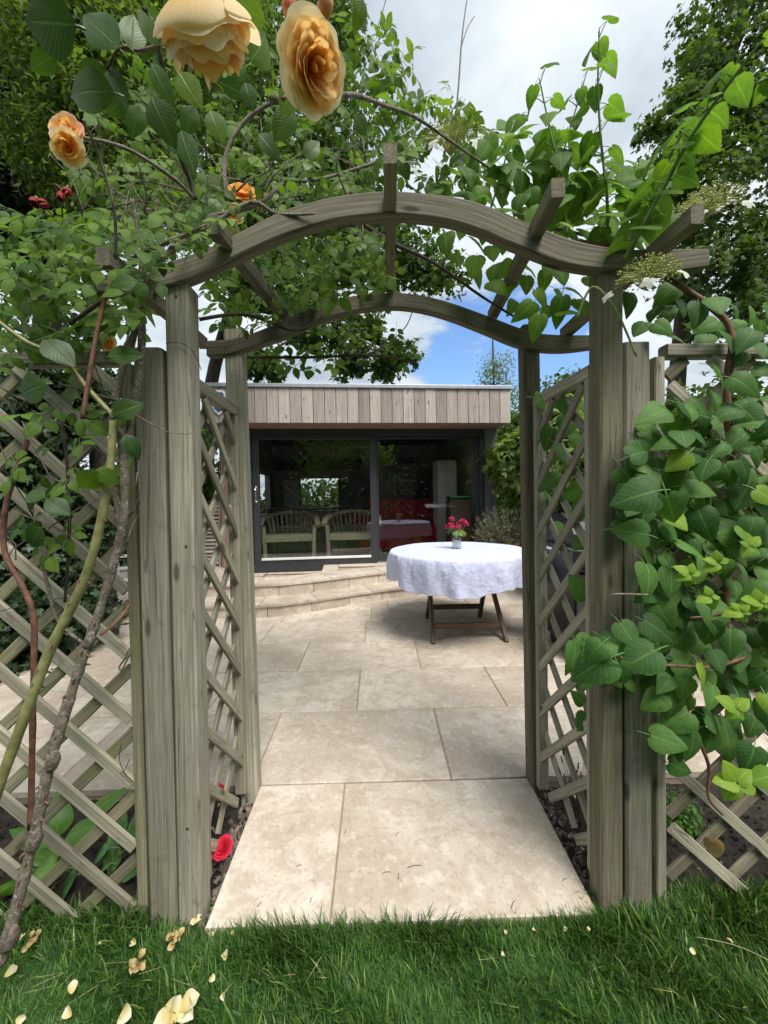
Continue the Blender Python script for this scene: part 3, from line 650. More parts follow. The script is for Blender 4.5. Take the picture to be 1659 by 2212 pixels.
# sign on the fascia
sg = thing('alarm_sign', HM @ Vector((-2.085, -0.5, 2.08)), 'small blue alarm sign with white border and white emblem on the timber fascia', 'sign', rotz=HROT)
def plate(sc, y, mat, name, par):
    P = [(-0.085, 0.30), (-0.06, 0.325), (0.06, 0.325), (0.085, 0.30), (0.085, 0.12), (0.055, 0.05), (0, 0.0), (-0.055, 0.05), (-0.085, 0.12)]
    c = (0, 0.17); V = [Vector((c[0] + (x - c[0]) * sc, yy, c[1] + (z - c[1]) * sc)) for yy in (y, y + 0.012) for x, z in P]; n = len(P)
    mm = MB(); mm.add(V, [tuple(range(n)), tuple(range(2 * n - 1, n - 1, -1))] + [(i, n + i, n + (i + 1) % n, (i + 1) % n) for i in range(n)])
    return mm.build(name, mat, par, WM[sg.name])
plate(1.0, -0.012, M['white'], 'border_plate', sg); fc = plate(0.80, -0.018, M['blue'], 'blue_face', sg)
em = MB(); em.tube([( -0.035 + 0.024 * math.cos(a), -0.021, 0.185 + 0.017 * math.sin(a)) for a in [i * 2 * math.pi / 14 for i in range(15)]], 0.006, 5, False)
em.box((-0.012, -0.024, 0.178), (0.06, -0.018, 0.192)); em.box((-0.055, -0.024, 0.14), (0.055, -0.018, 0.148)); em.build('emblem', M['white'], fc, WM[sg.name])

# ------------------------------------------------------------------ furniture in the garden room
def garden_chair(loc, rotz, label):
    t = thing('garden_chair', loc, label, 'chair', 'curved garden chairs behind the glass', rotz); W = WM[t.name]; wmat = M['teak_grey']
    def P(n, f):
        m = MB(); f(m); return m.build(n, wmat, t, W)
    for sx in (-1, 1):
        P('leg', lambda m: m.bar((sx * 0.36, -0.24, 0), (sx * 0.38, -0.24, 0.56), 0.055, 0.055))
        P('leg', lambda m: m.bar((sx * 0.27, 0.24, 0), (sx * 0.29, 0.27, 0.62), 0.055, 0.055))
    arc = [Vector((0.43 * math.sin(a), -0.27 + 0.60 * math.cos(a) ** 0.8 if math.cos(a) > 0 else -0.27, 0.56 + 0.19 * max(0, math.cos(a)) ** 0.5)) for a in [(-0.5 + i / 16) * math.pi for i in range(17)]]
    def rim(m):
        for a, b in zip(arc[:-1], arc[1:]): m.bar(a, b + (b - a) * 0.12, 0.085, 0.055, (0, 0, 1))
    P('top_rail', rim)
    for i in range(7): P('seat_slat', lambda m: m.bar((-0.37, -0.24 + i * 0.075, 0.40), (0.37, -0.24 + i * 0.075, 0.40), 0.062, 0.022, (0, 0, 1)))
    P('apron', lambda m: m.bar((-0.36, -0.262, 0.355), (0.36, -0.262, 0.355), 0.07, 0.022))
    P('back_rail', lambda m: m.bar((-0.26, 0.29, 0.50), (0.26, 0.29, 0.50), 0.05, 0.024))
    for i in range(11):
        a = (-0.5 + (i + 3) / 16) * math.pi; p = arc[i + 3]
        P('back_slat', lambda m: m.bar((p.x * 0.86, min(p.y, 0.29), 0.42 if abs(p.x) < 0.2 else 0.44), p - Vector((0, 0, 0.02)), 0.036, 0.015))
    return t
def hp(x, y, z=0.0): return HM @ Vector((x, y, z))
garden_chair(hp(-1.36, 0.55), HROT + 0.08, 'curved back grey slatted chair behind the glass, nearer the door handle')
garden_chair(hp(-0.36, 0.56), HROT - 0.12, 'curved back grey slatted chair half hidden behind the door mullion')
def hthing(name, parts, label, cat):
    t = thing(name, HM @ Vector(parts[0][1][0][0]), label, cat, rotz=HROT)
    for nm, boxes, mat, bev in parts:
        m = MB()
        for a, b in boxes: m.box(a, b)
        m.build(nm, mat, t, HM, bevel=bev)
    return t
hthing('sofa', [('seat_cushion', [((0.05, 1.2, 0.22), (1.25, 1.95, 0.45))], M['red'], 0.06), ('backrest', [((-0.05, 1.95, 0.05), (1.35, 2.25, 0.95))], M['red'], 0.08), ('base', [((-0.05, 1.18, 0.04), (1.35, 1.94, 0.215))], M['red'], 0.02),
    ('armrest', [((-0.3, 1.18, 0.04), (-0.06, 2.2, 0.62))], M['red'], 0.06), ('armrest', [((1.36, 1.18, 0.04), (1.6, 2.2, 0.62))], M['red'], 0.06)], 'dark red sofa inside the garden room behind the fixed pane', 'sofa')
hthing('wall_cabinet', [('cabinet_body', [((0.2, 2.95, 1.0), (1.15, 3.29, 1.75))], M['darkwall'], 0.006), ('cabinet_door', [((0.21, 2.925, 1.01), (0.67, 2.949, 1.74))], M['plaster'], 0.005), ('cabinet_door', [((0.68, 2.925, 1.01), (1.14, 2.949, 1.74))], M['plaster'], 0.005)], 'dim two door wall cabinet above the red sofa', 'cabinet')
hthing('tall_cupboard', [('carcass', [((1.16, 1.0, 0.0), (1.50, 1.4, 1.62))], M['white'], 0.006), ('door', [((1.165, 0.975, 0.03), (1.33, 0.998, 1.6))], M['white'], 0.004), ('door', [((1.335, 0.975, 0.03), (1.495, 0.998, 1.6))], M['white'], 0.004)], 'tall pale cupboard inside by the right end of the glass', 'cupboard')
hthing('storage_sack', [('sack_body', [((1.17, 0.25, 0.0), (1.54, 0.55, 0.93))], M['brownfab'], 0.04), ('green_top', [((1.18, 0.24, 0.932), (1.54, 0.55, 0.975))], M['greenfab'], 0.015)], 'tall brown sack with green top standing behind the glass', 'sack')
hthing('workbench', [('bench_top', [((-2.1, 2.3, 0.74), (-0.4, 2.9, 0.78))], M['teak'], 0.004), ('leg', [((-2.08, 2.32, 0), (-2.02, 2.38, 0.738))], M['teak'], 0), ('leg', [((-0.48, 2.32, 0), (-0.42, 2.38, 0.738))], M['teak'], 0), ('leg', [((-2.08, 2.82, 0), (-2.02, 2.88, 0.738))], M['teak'], 0), ('leg', [((-0.48, 2.82, 0), (-0.42, 2.88, 0.738))], M['teak'], 0)], 'dark bench under the back window of the garden room', 'bench')
# doormat
dm = thing('doormat', hp(-1.0, -0.3, 0), 'black rubber doormat lying in front of the sliding door', 'doormat', rotz=HROT)
m = MB(); m.box((-0.78, -0.19, 0.0), (0.20, 0.20, 0.012)); m.build('mat_base', M['rubber'], dm, WM[dm.name], bevel=0.004)
m = MB()
for i in range(24):
    for j in range(8): x = -0.76 + i * 0.0405; y = -0.17 + j * 0.045; m.bar((x, y, 0.013), (x + 0.03, y + 0.03 * (1 if (i + j) % 2 else -1) + 0.01, 0.013), 0.01, 0.006, (0, 0, 1))
o = m.build('tread_pattern', M['rubber'], dm, WM[dm.name]); o['kind'] = 'stuff'

# ------------------------------------------------------------------ table, cloth, vase, flowers
TX, TY, TR = 0.765, 3.66, 0.635; TZ = g(TY); TH = 0.755
tb = thing('folding_table', (TX, TY, TZ), 'round dark wooden folding table under the white cloth', 'table')
m = MB(); m.lathe([(0.001, TH - 0.03), (TR - 0.01, TH - 0.03), (TR, TH - 0.025), (TR, TH - 0.006), (TR - 0.006, TH), (0.001, TH)], 48); m.build('tabletop', M['teak'], tb, WM[tb.name])
LX0, LX1, RX0, RX1 = -0.30, 0.34, -0.27, 0.28
for x in (LX0, LX1): bar('leg', (TX + x, TY - 0.36, g(TY - 0.36)), (TX + x * 0.86, TY + 0.22, TZ + TH - 0.032), 0.05, 0.034, M['teak'], tb, (1, 0, 0))
for x in (RX0, RX1): bar('leg', (TX + x, TY + 0.31, g(TY + 0.31)), (TX + x * 0.9 , TY - 0.20, TZ + TH - 0.032), 0.05, 0.034, M['teak'], tb, (1, 0, 0))
bar('stretcher', (TX + LX0 * 0.97 + 0.017, TY - 0.275, TZ + 0.115), (TX + LX1 * 0.97 - 0.017, TY - 0.275, TZ + 0.115), 0.05, 0.022, M['teak'], tb)
bar('stretcher', (TX + RX0 + 0.017, TY + 0.215, TZ + 0.145), (TX + RX1 - 0.017, TY + 0.215, TZ + 0.145), 0.05, 0.022, M['teak'], tb)
bar('stretcher', (TX + LX0 * 0.9, TY + 0.2, TZ + TH - 0.055), (TX + LX1 * 0.9, TY + 0.2, TZ + TH - 0.055), 0.045, 0.03, M['teak'], tb)
bar('stretcher', (TX + LX0 * 0.9, TY - 0.18, TZ + TH - 0.055), (TX + LX1 * 0.9, TY - 0.18, TZ + TH - 0.055), 0.045, 0.03, M['teak'], tb)
# cloth: top disc, eased rim, hanging skirt with folds
V = []; F = []; na = 220; rings = [0.0, 0.2, 0.4, 0.55, 0.61, 0.632, 0.642]
drop = [0.012, 0.03, 0.06, 0.10, 0.14, 0.18, 0.215, 0.25, 0.272, 0.278]
rr = random.Random(5); lob = [(k, rr.uniform(0.3, 1) / (1 + abs(k - 11) * 0.16), rr.uniform(0, 6.28)) for k in (5, 7, 9, 11, 13, 17, 21, 26)]
lob2 = [(k, rr.uniform(0.4, 1), rr.uniform(0, 6.28), rr.uniform(-25, 25)) for k in (19, 27, 35, 44, 57, 73, 88)]
prof = [(r, 0.0) for r in rings[1:]] + [(None, d) for d in drop]
V.append((0, 0, 0.004))
for r, d in prof:
    for i in range(na):
        a = 2 * math.pi * i / na
        if r is not None:
            z = 0.004 + 0.0015 * math.sin(7 * a + r * 9) * (r / 0.64) - (0.003 if r > 0.63 else 0) ; q = r
        else:
            t = d / 0.278
            fold = sum(c * math.sin(k * a + ph) for k, c, ph in lob) * 0.021 * t ** 0.8
            wr = sum(c * math.sin(k * a + ph + sk * d) for k, c, ph, sk in lob2) * 0.0036 * math.sin(math.pi * min(1, t * 0.9 + 0.1))
            q = 0.649 + 0.016 * math.sin(min(1, t * 3) * math.pi / 2) + fold + wr - 0.006 * t
            z = -d * (1 + 0.07 * math.sin(3 * a + 1.1) + 0.04 * math.sin(8 * a + 2) + 0.02 * math.sin(23 * a))
        V.append((q * math.cos(a), q * math.sin(a), z))
for i in range(na): F.append((0, 1 + i, 1 + (i + 1) % na))
for j in range(len(prof) - 1):
    for i in range(na): F.append((1 + j * na + i, 1 + (j + 1) * na + i, 1 + (j + 1) * na + (i + 1) % na, 1 + j * na + (i + 1) % na))
cl = link('tablecloth', mesh('tablecloth', V, F, M['cloth'], True), Matrix.Translation((TX, TY, TZ + TH)))
s_ = cl.modifiers.new('thickness', 'SOLIDIFY'); s_.thickness = 0.0015; s_.offset = 1
tag(cl, 'creased white linen cloth draped over the round garden table', 'tablecloth')
# vase
vz = TZ + TH + 0.0065; VX, VY = at(985, 1180, 3.74).x, 3.70
vs = thing('glass_vase', (VX, VY, vz), 'clear glass jar vase half filled with water on the white cloth', 'vase'); VWm = WM[vs.name]
m = MB(); m.lathe([(0.001, 0.0), (0.044, 0.0), (0.047, 0.006), (0.046, 0.06), (0.040, 0.085), (0.038, 0.12), (0.042, 0.158), (0.0395, 0.158), (0.0355, 0.12), (0.0375, 0.085), (0.0425, 0.06), (0.043, 0.012), (0.001, 0.010)], 28)
m.build('glass_body', M['glass_clear'], vs, VWm, smooth=True)
wm_ = plain('vase_water', (0.75, 0.78, 0.74), 0.05, var=0.02); wm_.node_tree.nodes['Principled BSDF'].inputs['Alpha'].default_value = 0.7  # milky white body colour stands in for bright cloth refracted in the water
m = MB(); m.lathe([(0.001, 0.0125), (0.0415, 0.0135), (0.0412, 0.06), (0.0372, 0.083), (0.001, 0.083)], 24); m.build('water', wm_, vs, VWm, smooth=True)
bq = thing('flower_bouquet', (VX, VY, vz + 0.02), 'bunch of crimson flowers with green leaves standing in the glass vase', 'bouquet')
T_pet = leaf_tmpl(lambda t: 0.36 * math.sin(math.pi * (t * 0.72 + 0.03)) ** 0.7, 4, 1, 0.1, 0.15, 0.12)
heads = [(-0.055, -0.02, 0.215, 0.045), (-0.035, 0.02, 0.275, 0.035), (0.005, -0.035, 0.205, 0.038), (0.05, 0.0, 0.26, 0.035), (0.085, -0.01, 0.225, 0.033), (0.03, 0.03, 0.235, 0.035), (-0.075, 0.02, 0.20, 0.03), (0.075, 0.025, 0.25, 0.03)]
for hx, hy, hz, hr in [(q[0], q[1], q[2], q[3] * 0.8) for q in heads]:
    c = Vector((VX + hx * 1.1, VY + hy, vz + hz * 1.03))
    mm = MB(); mm.tube(spline([(VX - hx * 0.3, VY - hy * 0.3, vz + 0.02), (VX + hx * 0.25, VY + hy * 0.2, vz + 0.13), c], 5), 0.0022, 5); st_ = mm.build('stem', M['stem_green'], bq, smooth=True)
    n = 46; d = rng.normal(size=(n, 3)); d[:, 2] = np.abs(d[:, 2]) * 0.8 - 0.15; d /= np.linalg.norm(d, axis=1, keepdims=True)
    mass('flower_head', T_pet, np.array(c) + d * hr * 0.62, d + rng.normal(size=(n, 3)) * 0.35, rng.normal(size=(n, 3)) + d * 0.5, np.full(n, hr * 0.7), M['dianthus'], bq, None)
lf = []
for i in range(22):
    a = random.uniform(0, 6.28); q = random.uniform(0.01, 0.06); lf.append((VX + q * math.cos(a), VY + q * math.sin(a), vz + random.uniform(0.14, 0.20), a))
lf = np.array(lf); mass('leaves', T_lance, lf[:, :3], np.c_[np.cos(lf[:, 3]) * 0.3, np.sin(lf[:, 3]) * 0.3, np.ones(22)], np.c_[np.cos(lf[:, 3]), np.sin(lf[:, 3]), np.full(22, -0.1)], np.full(22, 0.075), M['vine'], bq)

# ------------------------------------------------------------------ pot with rosemary
PX, PY = at(1091, 1170, 5.15).x, 5.15
pt = thing('plant_pot', (PX, PY, H2), 'wide terracotta pot with a rounded rim beside the garden room column', 'pot')
m = MB(); m.lathe([(0.001, 0), (0.13, 0), (0.185, 0.28), (0.188, 0.285), (0.205, 0.29), (0.21, 0.335), (0.20, 0.345), (0.18, 0.34), (0.175, 0.30), (0.001, 0.30)], 40); m.build('pot_body', M['terracotta'], pt, WM[pt.name], smooth=True)
m = MB(); m.lathe([(0.174, 0.306), (0.08, 0.318), (0.001, 0.32)], 24); m.build('pot_soil', M['soil'], pt, WM[pt.name])
rb = thing('rosemary_bush', (PX, PY, H2 + 0.3), 'bushy grey green rosemary with dry twigs growing in the terracotta pot', 'shrub')
sl_ = []; pp = []; tt = []
for i in range(170):
    a = random.uniform(0, 6.28); e = random.uniform(0.15, 1.35); ln = random.uniform(0.30, 0.52) * (0.75 + 0.25 * math.sin(e)); d = Vector((math.cos(a) * math.cos(e), math.sin(a) * math.cos(e), math.sin(e)))
    b0 = Vector((PX + 0.08 * math.cos(a), PY + 0.08 * math.sin(a), H2 + 0.30)); tip_ = b0 + d * ln + Vector((0, 0, 0.06)); md = b0 + d * ln * 0.5 - Vector((0, 0, 0.0))
    P_ = spline([b0, md, tip_], 4); sl_.append((P_, 0.004, 0.0012))
    for k in range(42):
        t = random.uniform(0.30, 1.0); q = P_[min(len(P_) - 1, int(t * (len(P_) - 1)))]; pp.append(q + Vector([random.gauss(0, 0.008) for _ in range(3)])); tt.append(d + Vector([random.gauss(0, 0.55) for _ in range(3)]))
stems('twigs', sl_, M['twig'], rb, 4)['kind'] = 'stuff'
mass('foliage', T_lance, np.array([tuple(p) for p in pp]), rng.normal(size=(len(pp), 3)), np.array([tuple(p) for p in tt]), rng.uniform(0.022, 0.04, len(pp)), M['rosemary'], rb)

# ------------------------------------------------------------------ barbecue beyond the right lattice
BX, BY = 1.78, 3.1
bb = thing('barbecue', (BX, BY, g(BY)), 'black gas barbecue with steel trim beyond the right side lattice', 'barbecue'); Wb = WM[bb.name]
def bp(n, f, mat, bev=0.004):
    m = MB(); f(m); return m.build(n, mat, bb, Wb, bevel=bev)
bp('cabinet', lambda m: m.box((-0.32, -0.25, 0.10), (0.42, 0.25, 0.70)), M['black'], 0.012)
bp('cabinet_door', lambda m: m.box((-0.30, -0.272, 0.12), (0.04, -0.252, 0.68)), M['anthracite']); bp('cabinet_door', lambda m: m.box((0.06, -0.272, 0.12), (0.40, -0.252, 0.68)), M['anthracite'])
bp('control_panel', lambda m: m.box((-0.34, -0.30, 0.705), (0.44, 0.25, 0.86)), M['black'], 0.01)
bp('steel_trim', lambda m: m.box((-0.35, -0.31, 0.862), (0.45, 0.26, 0.885)), M['chrome'])
bp('side_shelf', lambda m: m.box((-0.42, -0.24, 0.845), (-0.352, 0.24, 0.875)), M['chrome'], 0.008)
for i in range(4): bp('knob', lambda m: m.tube([(-0.25 + i * 0.19, -0.301, 0.78), (-0.25 + i * 0.19, -0.34, 0.78)], 0.028, 14), M['chrome'], 0)
def hood(m):
    pr = [(-0.24, 0.886), (-0.25, 0.98), (-0.20, 1.07), (-0.08, 1.12), (0.1, 1.12), (0.23, 1.04), (0.25, 0.886)]; n = len(pr)
    m.add([(x, y, z) for x in (-0.32, 0.42) for y, z in pr], [(i, i + 1, n + i + 1, n + i) for i in range(n - 1)] + [tuple(range(n)), tuple(range(2 * n - 1, n - 1, -1))])
bp('hood', hood, M['black'], 0.01); bp('hood_handle', lambda m: m.tube(spline([(-0.22, -0.245, 1.0), (-0.22, -0.30, 1.01), (0.05, -0.31, 1.01), (0.32, -0.30, 1.01), (0.32, -0.245, 1.0)], 4), 0.012, 8), M['chrome'], 0)
for sx in (-0.26, 0.36):
    for sy in (-0.18, 0.18): bp('wheel', lambda m: m.tube([(sx - 0.02, sy, 0.05), (sx + 0.02, sy, 0.05)], 0.05, 16), M['black'], 0)
bp('gas_hose', lambda m: m.tube(spline([(-0.2, 0.27, 0.7), (-0.3, 0.31, 0.5), (-0.2, 0.3, 0.3)], 4), 0.008, 6), M['red'], 0)

# ------------------------------------------------------------------ wooden arch
D0, DR = 1.2, 1.69; PW = 0.074
arch = thing('garden_arch', (0.05, 1.4, 0), 'weathered wooden garden arch with curved beams and lattice sides over the path', 'arch')
def post(u, vt, ub, vb, D, mat, zb=-0.06):
    a = at(u, vt, D); b = at(ub, vb, D); k = (b - a) / (b.z - a.z); p = a + k * (zb - a.z)
    c = Vector((0, PW / 2, 0)); return bar('post', p + c, a + c, PW, PW, mat, arch, (0, -1, 0), 0.10)
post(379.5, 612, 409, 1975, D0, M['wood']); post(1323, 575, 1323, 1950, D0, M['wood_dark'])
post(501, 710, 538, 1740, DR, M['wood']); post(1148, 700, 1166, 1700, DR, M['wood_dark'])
def beam(top, bot, D, th, mat, n=5, name='arch_beam'):
    A = spline([at(u, v, D) for u, v in top], n); B = spline([at(u, v, D) for u, v in bot], n)
    k = min(len(A), len(B)); V = []; G = []; F = []; L0 = 0
    for i in range(k):
        if i: L0 += ((A[i] + B[i]) / 2 - (A[i - 1] + B[i - 1]) / 2).length
        hgt = (A[i] - B[i]).length
        for p, gx in ((A[i], hgt), (B[i], 0)):
            V.append(p); G.append((gx, 0, L0)); V.append(p + Vector((0, th, 0))); G.append((gx, th, L0))
    for i in range(k - 1):
        a, b = i * 4, i * 4 + 4; F += [(a, b, b + 2, a + 2), (a + 1, a + 3, b + 3, b + 1), (a, a + 1, b + 1, b), (a + 2, b + 2, b + 3, a + 3)]
    F += [(0, 2, 3, 1), (4 * k - 4, 4 * k - 3, 4 * k - 1, 4 * k - 2)]
    m = MB(); m.add(V, F, G); return m.build(name, mat, arch, bevel=0.004)
DB = 1.185
beam([(197, 596), (270, 586), (340, 572), (400, 553), (448, 535), (513, 503), (579, 469), (640, 444), (729, 423), (829, 412), (920, 417), (999, 428), (1070, 450), (1129, 475), (1229, 514), (1300, 531), (1369, 538), (1450, 537), (1534, 536)],
     [(198, 630), (280, 632), (353, 618), (409, 600), (455, 580), (519, 548), (585, 517), (645, 494), (732, 471), (834, 461), (910, 465), (980, 476), (1045, 497), (1100, 521), (1205, 563), (1284, 579), (1362, 583), (1450, 584), (1534, 573)], DB, 0.045, M['wood_beam'])
beam([(445, 735), (486, 733), (530, 724), (590, 701), (640, 678), (686, 657), (760, 639), (840, 632), (910, 637), (976, 654), (1060, 684), (1126, 709), (1171, 720), (1225, 723), (1285, 723)],
     [(445, 768), (486, 766), (536, 752), (600, 731), (652, 708), (700, 688), (768, 670), (840, 662), (902, 667), (968, 684), (1046, 714), (1115, 743), (1171, 755), (1225, 757), (1285, 750)], DR - 0.012, 0.045, M['wood_beam'])
def batten(u0, v0, d0, u1, v1, d1, mat, wd=0.036, th=0.05):
    p, q = at(u0, v0, d0), at(u1, v1, d1); return bar('cross_batten', p, q, wd, th, mat, arch, (p - q).cross(Vector((0, 0, 1))).cross(p - q), 0.08)
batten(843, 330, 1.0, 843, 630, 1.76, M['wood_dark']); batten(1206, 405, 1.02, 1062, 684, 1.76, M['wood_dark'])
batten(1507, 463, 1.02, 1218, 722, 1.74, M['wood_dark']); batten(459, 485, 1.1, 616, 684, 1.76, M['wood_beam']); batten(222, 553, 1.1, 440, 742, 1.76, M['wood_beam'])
def side_panel(P0, P1, topz, botz, n_out, slatmat):
    """one lattice side: rail and stiles, two layers of diagonal slats"""
    P0, P1 = Vector(P0), Vector(P1); d = (P1 - P0); ln = d.length; d.normalize(); nrm = Vector((d.y, -d.x, 0)) * n_out
    m = MB(); up = Vector((0, 0, 1))
    m.bar(P0 + up * topz, P1 + up * topz, 0.045, 0.045, nrm)
    for q in (P0 + d * 0.014, P1 - d * 0.014): m.bar(q + up * botz, q + up * (topz - 0.024), 0.028, 0.045, nrm)
    root = m.build('side_panel', slatmat, arch)
    step = 0.20
    for fam, off in ((1, 0.011), (-1, -0.011)):
        c = -ln - 0.1
        zc = botz - ln + (0.13 if fam > 0 else 0.07)
        while zc < topz + ln:
            s0, s1 = 0.02, ln - 0.02
            z0, z1 = (zc + (ln - s0), zc + (ln - s1)) if fam > 0 else (zc + s0, zc + s1)
            pts = [(s0, z0), (s1, z1)]
            lo, hi = botz + 0.02, topz - 0.03
            def clip(P, lim, above):
                (sa, za), (sb, zb) = P
                if above and za > lim and zb > lim or (not above and za < lim and zb < lim): return None
                def cut(s, z, s2, z2):
                    t = (lim - z) / (z2 - z); return (s + (s2 - s) * t, lim)
                if above:
                    if za > lim: return [cut(sa, za, sb, zb), (sb, zb)]
                    if zb > lim: return [(sa, za), cut(sa, za, sb, zb)]
                else:
                    if za < lim: return [cut(sa, za, sb, zb), (sb, zb)]
                    if zb < lim: return [(sa, za), cut(sa, za, sb, zb)]
                return P
            P = clip(pts, hi, True); P = clip(P, lo, False) if P else None
            if P and abs(P[0][0] - P[1][0]) > 0.06:
                a = P0 + d * P[0][0] + up * P[0][1] + nrm * off; b = P0 + d * P[1][0] + up * P[1][1] + nrm * off
                bar('slat', a, b, 0.034, 0.013, slatmat, root, nrm, 0.2)
            zc += step * (1 + random.uniform(-0.015, 0.015))
    return root
lp0 = at(428, 1300, D0 + PW); lp1 = at(520, 1300, DR)
side_panel((lp0.x - 0.012, D0 + PW + 0.002, 0), (lp1.x - 0.012, DR - 0.003, 0), 1.72, 0.05, 1, M['slat'])
rp0 = at(1281, 1300, D0 + PW); rp1 = at(1158, 1300, DR)
side_panel((rp0.x + 0.012, D0 + PW + 0.002, 0), (rp1.x + 0.014, DR - 0.003, 0), 1.74, 0.03, -1, M['wood'])

for u, v, D in ((380, 640, D0), (402, 1180, D0), (405, 1790, D0), (1322, 640, D0), (1326, 1330, D0), (508, 735, DR), (1150, 735, DR)):
    c = at(u, v, D - 0.0005); m = MB(); m.tube([c, c - Vector((0, 0.0016, 0))], 0.0042, 8); m.build('screw', M['wire'], arch)
# ------------------------------------------------------------------ trellis fences each side of the arch
def trellis(name, label, xa, xb, ztop, zbot, posts, stile_x, D, phase, mats):
    t = thing(name, ((xa + xb) / 2, D, 0), label, 'trellis fence', 'lattice fences beside the arch')
    for x0, x1, zt, dd, mt in posts: bar('post', ((x0 + x1) / 2, D - 0.02 + dd, -0.06), ((x0 + x1) / 2, D - 0.02 + dd, zt), x1 - x0, 0.07, mt, t)
    bar('top_rail', (xa, D + 0.012, ztop - 0.022), (xb, D + 0.012, ztop - 0.022), 0.042, 0.045, mats[0], t)
    for x in stile_x: bar('stile', (x, D + 0.012, zbot - 0.03), (x, D + 0.012, ztop - 0.044), 0.034, 0.045, mats[1], t)
    step = 0.208; W = xb - xa; sl = 0.93
    for fam, dy in ((-1, -0.002), (1, 0.013)):
        k = -int(W / step) - 3
        while True:
            zc = zbot + phase[0 if fam < 0 else 1] + k * step; k += 1
            if zc > ztop + W: break
            # z = zc + fam*sl*(x-xr): height of the slat where it meets the reference edge
            xr = phase[2]; x0, x1 = xa + 0.012, xb - 0.012
            z0, z1 = zc + fam * sl * (x0 - xr), zc + fam * sl * (x1 - xr)
            lo, hi = zbot, ztop - 0.046
            def xz(z): return xr + (z - zc) / (fam * sl)
            if max(z0, z1) < lo or min(z0, z1) > hi: continue
            if z0 > hi: x0, z0 = xz(hi), hi
            if z1 > hi: x1, z1 = xz(hi), hi
            if z0 < lo: x0, z0 = xz(lo), lo
            if z1 < lo: x1, z1 = xz(lo), lo
            if x1 - x0 < 0.04: continue
            bar('slat', (x0, D + dy, z0), (x1, D + dy, z1), 0.037, 0.0135, mats[2] if fam < 0 else mats[3], t, (0, -1, 0), 0.18)
    return t
X = lambda u, D, v=1300: at(u, v, D).x
DF = 1.235
lz = at(284, 1700, DF).z
trellis('trellis_fence', 'grey lattice trellis fence with diagonal slats to the side with the peach roses', -1.75, X(284, DF), at(200, 759, DF).z, -0.02,
        [(X(301, 1.2), X(362, 1.2), at(330, 750, 1.2).z, 0.02, M['wood'])], [X(292, DF)], DF, ((lz + 0.02) % 0.208, (at(284, 1716, DF).z + 0.02) % 0.208, X(284, DF)), (M['wood'], M['wood_green'], M['slat'], M['wood_green']))
rx = X(1440, DF)
trellis('trellis_fence', 'grey lattice trellis fence smothered by large heart shaped climber leaves', rx, 1.75, at(1550, 742, DF).z, -0.02,
        [(X(1351, 1.2), X(1409, 1.2), at(1380, 738, 1.2).z, 0.02, M['wood'])], [X(1423, DF)], DF, ((at(1440, 1779, DF).z + 0.02) % 0.208, (at(1440, 1775, DF).z + 0.02) % 0.208, rx), (M['wood'], M['wood'], M['slat'], M['wood_dark']))
# timber edging behind the lattices
for u0, u1, v0, lab in ((150, 292, 1985, 'rounded grey log edging the bed behind the hostas'), (1470, 1578, 1945, 'weathered sleeper block behind the trellis under the climber, nearer the arch post'), (1584, 1720, 1935, 'weathered sleeper block behind the trellis at the frame edge')):
    t = thing('edging_timber', at((u0 + u1) / 2, v0, 1.30), lab, 'edging log', 'timber edging of the beds')
    a, b = at(u0, v0 - 2, 1.305), at(u1, v0 + 2, 1.305); m = MB()
    P_ = [a + (b - a) * (i / 10) + Vector((0, 0.0, random.uniform(-0.003, 0.003))) for i in range(11)]; m.tube(P_, [0.036 * (0.8 if i in (0, 10) else 1 + random.uniform(-0.06, 0.06)) for i in range(11)], 12)
    m.build('log', M['sleeper'], t, smooth=True, bevel=0)

# small white square trellis planter on the far left and louvred panel by the house
pl = thing('white_trellis', (-2.55, 4.35, g(4.35)), 'small off white square trellis screen at the far edge of the terrace', 'trellis')
for i in range(8): bar('slat', (-3.05 + i * 0.135, 3.95 + i * 0.09, H1), (-3.05 + i * 0.135, 3.95 + i * 0.09, H1 + 0.55), 0.03, 0.012, M['white'], pl, (0.4, -1, 0))
for i in range(5): bar('slat', (-3.07, 3.925, H1 + 0.02 + i * 0.13), (-2.08, 4.585, H1 + 0.02 + i * 0.13), 0.03, 0.012, M['white'], pl, (0.4, -1, 0))
lv_ = thing('louvred_panel', hp(-2.42, 0.15), 'yellowish louvred timber panel leaning at the corner of the garden room', 'panel', rotz=HROT); Wl = WM[lv_.name]
for x in (-0.13, 0.09): m = MB(); m.bar((x, 0, 0), (x, 0.05, 0.95), 0.03, 0.03); m.build('stile', M['cedar'], lv_, Wl)
for i in range(16): m = MB(); m.bar((-0.115, 0.003 * i, 0.06 + i * 0.055), (0.075, 0.003 * i, 0.06 + i * 0.055), 0.05, 0.008, (0, -1, 0.7)); m.build('slat', M['cedar'], lv_, Wl)
